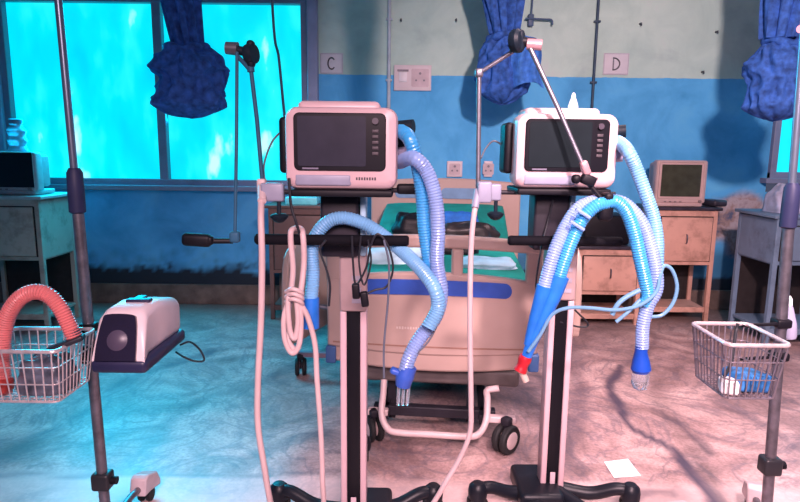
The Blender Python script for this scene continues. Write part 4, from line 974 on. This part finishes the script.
# ================================================================== IV STANDS
def stand(Xb, Xt, Y, legpx, lab, tint, zcol, zhub, yaw0):
    t = thing('iv_stand', (Xb, Y, 0), lab, 'stand')
    def at_(z): return Vector((Xb+(Xt-Xb)*z/2.05, Y, z))
    MB().cyl(at_(.06), at_(zcol), .0175, n=20).build('lower_pole', tint, t, world=True)
    MB().cyl(at_(zcol-.05), at_(2.05), .0115, n=18).build('upper_pole', mat('pole_blue_steel', (.22, .27, .36), .3, metal=.7, var=.1), t, world=True)
    MB().lathe([(.018, -.075), (.025, -.07), (.0255, 0), (.024, .055), (.016, .07)], at_(zcol), (0, 0, 1), 22).build('height_collar', mat('collar_plum', (.025, .03, .08), .5, spec=.3), t, world=True)
    MB().rbox(at_(zhub), (.062, .055, .062), .01).build('clamp', mat('clamp_dark', (.02, .02, .025), .4), t, world=True)
    MB().cyl(at_(zhub)+Vector((.03, 0, 0)), at_(zhub)+Vector((.05, 0, 0)), .014, n=14).build('clamp_knob', black, t, world=True)
    MB().lathe([(.045, 0), (.045, .03), (.03, .05), (.02, .07)], Vector((Xb, Y, .06)), (0, 0, 1), 24).build('hub', dullst, t, world=True)
    for i in range(4):
        an = yaw0+i*2*pi/4; d = Vector((cos(an), sin(an), 0)); R = .30
        lg = MB(); lg.tube([Vector((Xb, Y, .085))+d*.03, Vector((Xb, Y, .09))+d*.18, Vector((Xb, Y, .075))+d*R], .013, 12)
        g = lg.build('base_leg', dullst, t, world=True)
        e = Vector((Xb, Y, 0))+d*R
        cw = MB(); ax = Vector((-d.y, d.x, 0))
        for o_ in (-.016, .016): cw.lathe([(.008, -.008), (.027, -.008), (.029, 0), (.027, .008), (.008, .008)], e+Vector((0, 0, .029))+ax*o_, ax, 20)
        cw.build('caster_wheel', rubber, g, world=True)
        h = MB(); M_ = Matrix.Translation(e) @ Matrix.Rotation(an, 4, 'Z')
        h.prism([(-.075, .06), (-.06, .125), (-.035, .132), (.04, .105), (.07, .055), (.062, .035), (-.02, .055)], -.032, .032, M_)
        h.build('caster_hood', mat('hood_white', (.60, .48, .50), .4), g, world=True, bevel=.006)
    hk = MB(); tp = at_(2.04)
    for s in (-1, 1): hk.tube(cr([tp, tp+Vector((s*.05, 0, .01)), tp+Vector((s*.09, 0, -.01)), tp+Vector((s*.10, 0, .03))], 5), .004, 8)
    hk.build('bottle_hook', chrome, t, world=True)
    return t, at_
ypl = 1.92
XbL = P(104, 480, ypl).x; XtL = P(58, 10, ypl).x
zc_ = P(75, 190, ypl).z
legL = PF(143, 490, .06)
stL, atL = stand(XbL, XtL, ypl, None, 'steel drip stand at the left, carrying the basket with the pink hose', dullst, zc_, P(104, 480, ypl).z, atan2(legL.y-ypl, legL.x-XbL))
XbR = P(774, 465, ypl).x; XtR = P(797, 60, ypl).x
legR = PF(750, 484, .06)
stR, atR = stand(XbR, XtR, ypl, None, 'steel drip stand at the right, carrying the wire basket', dullst, P(790, 205, ypl).z, P(774, 465, ypl).z, atan2(legR.y-ypl, legR.x-XbR))
# pink clamp at top of right stand
p = atR(1.80)
k = MB(); k.rbox(p+Vector((.012, -.01, 0)), (.045, .05, .07), .012); k.cyl(p+Vector((-.01, -.02, -.02)), p+Vector((-.03, -.03, -.025)), .012)
tag(k.build('pole_clamp', chalk), 'pink plastic clamp near the top of the right drip stand', 'clamp')

# ================================================================== BASKETS
def basket(x0, x1, y0, y1, z0, z1, lab, pole, m_, rimm):
    t = thing('wire_basket', ((x0+x1)/2, (y0+y1)/2, z0), lab, 'basket')
    ins = .018
    def ringp(z, s): return [(x0+s, y0+s, z), (x1-s, y0+s, z), (x1-s, y1-s, z), (x0+s, y1-s, z)]
    def rloop(z, s, r):
        o = []
        for (cx, cy, a0) in ((x1-s-.02, y1-s-.02, 0), (x0+s+.02, y1-s-.02, 90), (x0+s+.02, y0+s+.02, 180), (x1-s-.02, y0+s+.02, 270)):
            for k_ in range(5): a = radians(a0+22.5*k_); o.append(Vector((cx+.02*cos(a), cy+.02*sin(a), z)))
        return MB().tube(o, r, 10, closed=True)
    rloop(z1, 0, .0062).build('rim', rimm, t, world=True)
    w_ = MB()
    for zf in (0.0,): w_.v += rloop(z0, ins, .0032).v; n = len(rloop(z0, ins, .0032).f); w_.f += rloop(z0, ins, .0032).f
    nxw = 9; nyw = 10
    for i in range(nxw):
        f = (i+.5)/nxw
        xa, xb = x0+(x1-x0)*f, x0+ins+(x1-x0-2*ins)*f
        w_.tube([(xa, y0, z1), (xb, y0+ins, z0), (xb, y1-ins, z0), (xa, y1, z1)], .0023, 6)
    for i in range(nyw):
        f = (i+.5)/nyw
        ya_, yb_ = y0+(y1-y0)*f, y0+ins+(y1-y0-2*ins)*f
        w_.tube([(x0, ya_, z1), (x0+ins, yb_, z0), (x1-ins, yb_, z0), (x1, ya_, z1)], .0023, 6)
    for zz in (.35, .68):
        s = ins*(1-zz); q = rloop(z0+(z1-z0)*zz, s, .002); o = len(w_.v); w_.v += q.v; w_.f += [tuple(i+o for i in f) for f in q.f]
    w_.build('wire_mesh', m_, t, world=True)
    pb = pole(z1-.03); ex = x1-.01 if pb.x > (x0+x1)/2 else x0+.01
    ex = min(max(pb.x, x0+.02), x1-.02)
    for zz in (z1-.005, z0+.05):
        k = MB(); k.tube([(ex, y1-.004, zz), (pb.x, pb.y-.012, zz)], .006, 8)
        k.rbox(pole(zz), (.05, .05, .03), .008); k.build('pole_bracket', black, t, world=True)
    return t
yb0 = 1.66
fr_, fl_ = P(792, 346, yb0), P(728, 349, yb0)
zr = fr_.z; 
basket(fl_.x, fr_.x+.0, yb0, 1.885, P(728, 398, yb0+.02).z, zr, 'square wire basket on the right drip stand holding a blue packet', atR, mat('basket_steel', (.22, .19, .22), .35, metal=.5, var=.2, scale=30), wiremat)
fr2 = P(56, 352, yb0)
basket(fr2.x-.26, fr2.x, yb0, 1.885, P(56, 402, yb0+.02).z, fr2.z, 'pink tinted wire basket on the left drip stand holding the pink hose', atL, wiremat, wiremat)
zbb = P(728, 398, yb0+.02).z
# contents right
xm = (fl_.x+fr_.x)/2
k = MB(); k.rbox((xm+.02, 1.74, zbb+.035), (.12, .09, .055), .012, 3, rz=.3, ry=.15); tag(k.build('blue_packet', mat('packet_blue', (.03, .16, .42), .5, var=.4, scale=30)), 'crumpled blue packet in the right wire basket', 'packet')
k = MB(); k.rbox((xm-.05, 1.71, zbb+.027), (.05, .06, .042), .01, 3, rz=-.3); tag(k.build('white_packet', paper), 'small white packet beside the blue one in the right wire basket', 'packet')
k = MB(); k.tube(cr([(xm-.07, 1.70, zbb+.06), (xm-.02, 1.76, zbb+.085), (xm+.03, 1.84, zbb+.15), (xm+.04, 1.85, zbb+.18)], 6), .005, 8); tag(k.build('cable_end', cable), 'black cord lying across the inside of the right wire basket', 'cord')
# contents left: pink hose arch, clear bag
zbl = P(56, 402, yb0+.02).z
yh_ = 1.74
t = thing('corrugated_hose', P(5, 395, yh_), 'thick pink corrugated hose arching out of the left wire basket', 'hose')
corr([P(4, 392, yh_), P(2, 370, yh_), P(2, 345, yh_), P(7, 318, yh_), P(18, 300, yh_), P(33, 292, yh_), P(48, 295, yh_), P(60, 308, yh_), P(68, 323, yh_), P(75, 338, yh_)], .0225, amp=.07, pitch=.008, n=18).build('hose', pinkhose, t, world=True)
MB().tube([P(72, 330, yh_), P(77, 341, yh_)], .021, 16).build('hose_cuff', mat('cuff_dark', (.05, .04, .06), .4), t, world=True)
a = P(72, 341, yh_-.02)
k = MB(); k.rbox(a+Vector((-.02, 0, -.008)), (.11, .04, .016), .006, 3, ry=-.35, rz=.25)
tag(k.build('connector_strip', mat('strip_black', (.02, .02, .03), .4)), 'dark flat connector lying on the rim of the left wire basket under the pink hose', 'connector')
xm = fr2.x-.08
k = cloth_lump('plastic_bag', (xm-.02, 1.78, zbl+.006), (.15, .14, .10), mat('murky_plastic', (.12, .13, .17), .25, var=.5, scale=25), 'murky crumpled plastic bag in the left wire basket', 'bag', 31, 7)
k = MB(); k.rbox((fr2.x-.215, 1.73, zbl+.03), (.05, .06, .045), .012); tag(k.build('red_packet', mat('packet_red', (.5, .05, .04), .4)), 'red packet at the bottom of the left wire basket', 'packet')

# ================================================================== DEVICE ON LEFT STAND
x0, x1 = P(92, 372, 1.68).x, P(146, 374, 1.68).x; yd0, yd1 = 1.68, 2.0
zd0 = P(120, 374, 1.68).z; zd1 = P(165, 297, 1.98).z
t = thing('medical_device', ((x0+x1)/2, 1.84, zd0), 'white and dark wedge shaped device with a black window, clamped to the left stand', 'device')
w_ = x1-x0; H = zd1-zd0
def sec(y, zb_, zt_, wd, r): return [((x0+x1)/2+x, y, z) for x, z in rrect(wd, zt_-zb_, r, 5, 0, (zt_+zb_)/2)]
secs = [sec(yd0, zd0+.03, zd0+.05, w_*.98, .008), sec(yd0+.045, zd0+.03, zd0+.168, w_*.90, .03), sec(yd0+.07, zd0+.03, zd0+.183, w_*.84, .03), sec(yd0+.16, zd0+.03, zd0+.186, w_*.86, .03), sec(yd1-.02, zd0+.03, zd1+.0, w_*.92, .03), sec(yd1, zd0+.05, zd1-.02, w_*.84, .02)]
n = len(secs[0]); k = MB(); k.add([v for s_ in secs for v in s_], [(i*n+q, i*n+(q+1) % n, (i+1)*n+(q+1) % n, (i+1)*n+q) for i in range(len(secs)-1) for q in range(n)]+[tuple(range(n)), tuple((len(secs)-1)*n+q for q in range(n))])
bd = k.build('device_shell', mat('device_white', (.74, .62, .64), .35, var=.05), t, world=True, sharp=45)
MB().rbox(((x0+x1)/2, (yd0+yd1)/2, zd0+.022), (w_+.008, yd1-yd0+.012, .042), .015, 4).build('device_base', mat('base_indigo', (.02, .02, .06), .4), t, world=True)
def cr2d(o):
    v = cr([Vector((a, 0, b)) for a, b in o], 4); return [(q.x, q.z) for q in v]
# window follows the sloping front
sl = Vector((0, .042, .118)); nrm = Vector((0, -.118, .042)).normalized(); cw_ = Vector(((x0+x1)/2-.004, yd0+.0215, zd0+.108))+nrm*.002
upv = sl.normalized(); Mw = Matrix((Vector((1, 0, 0)), -nrm, upv)).transposed().to_4x4(); Mw.translation = cw_
k = MB(); k.prism(cr2d([(-.062, -.072), (-.060, -.02), (-.050, .045), (-.036, .064), (.036, .064), (.050, .045), (.056, -.02), (.058, -.072)]), -.006, .012, Mw); k.build('window_frame_ring', mat('device_window', (.015, .012, .03), .15, coat=.5), t, world=True)
MB().lathe([(.034, -.004), (.034, 0), (.022, .007), (.006, .010)], cw_+nrm*.004-upv*.012, nrm, 24).build('fan_cover', mat('dusky_plastic', (.07, .055, .09), .35), t, world=True)
k = MB(); k.rbox(((x0+x1)/2+.01, yd0+.14, zd0+.187), (.075, .03, .012), .005); k.rbox(((x0+x1)/2+.0, yd0+.165, zd0+.187), (.03, .06, .010), .004); k.build('top_latch', mat('base_indigo', (0,0,0)), t, world=True)
k = MB(); k.rbox(((x0+x1)/2-.01, 1.84, zd0-.008), (w_*.8, .22, .014), .005); pz = atL(zd0-.008); k.box(((x0+pz.x)/2+.02, 1.9, zd0-.010), (abs(x0-pz.x)+.09, .03, .016)); k.rbox(pz, (.05, .05, .03), .008)
k.build('mount_plate', black, t, world=True)
hose([P(180, 345, 1.98), P(190, 342, 1.98), P(200, 350, 1.96), P(204, 360, 1.95), P(195, 361, 1.94), P(184, 357, 1.94), P(176, 352, 1.96)], .0035, 8).build('cord', cable, t, world=True)

# ================================================================== SMALL FLOOR ITEMS
q = [PF(604, 462, .002), PF(628, 459, .002), PF(641, 476, .002), PF(614, 478, .002)]
k = MB(); top = [v+Vector((0, 0, .0015)) for v in q]; k.add(q+top, [(0,3,2,1), (4,5,6,7), (0,1,5,4), (1,2,6,5), (2,3,7,6), (3,0,4,7)])
tag(k.build('paper_sheet', paper, smooth=False), 'small white sheet of paper on the floor right of the right column', 'paper')

# white tapered bottle clipped beside the right stand
t = thing('spray_bottle', P(790, 330, 2.05), 'pale tapered bottle with a white tip beside the right drip stand above the basket', 'bottle')
p0, p1 = P(790, 338, 1.97), P(789, 296, 1.97)
hh = (p1-p0).length
MB().lathe([(.018, 0), (.021, .01), (.021, hh*.35), (.012, hh*.72), (.009, hh*.8)], p0, p1-p0, 20).build('bottle_body', mat('lilac_bottle', (.35, .36, .5), .35), t, world=True)
pc = p0.lerp(p1, .3); pq = atR(pc.z)
MB().tube([pq, pc], .007, 8).build('holder_clip', black, t, world=True)
MB().lathe([(.010, hh*.78), (.010, hh*.93), (.005, hh)], p0, p1-p0, 16).build('cap', mat('bottle_cap', (0,0,0)), t, world=True)
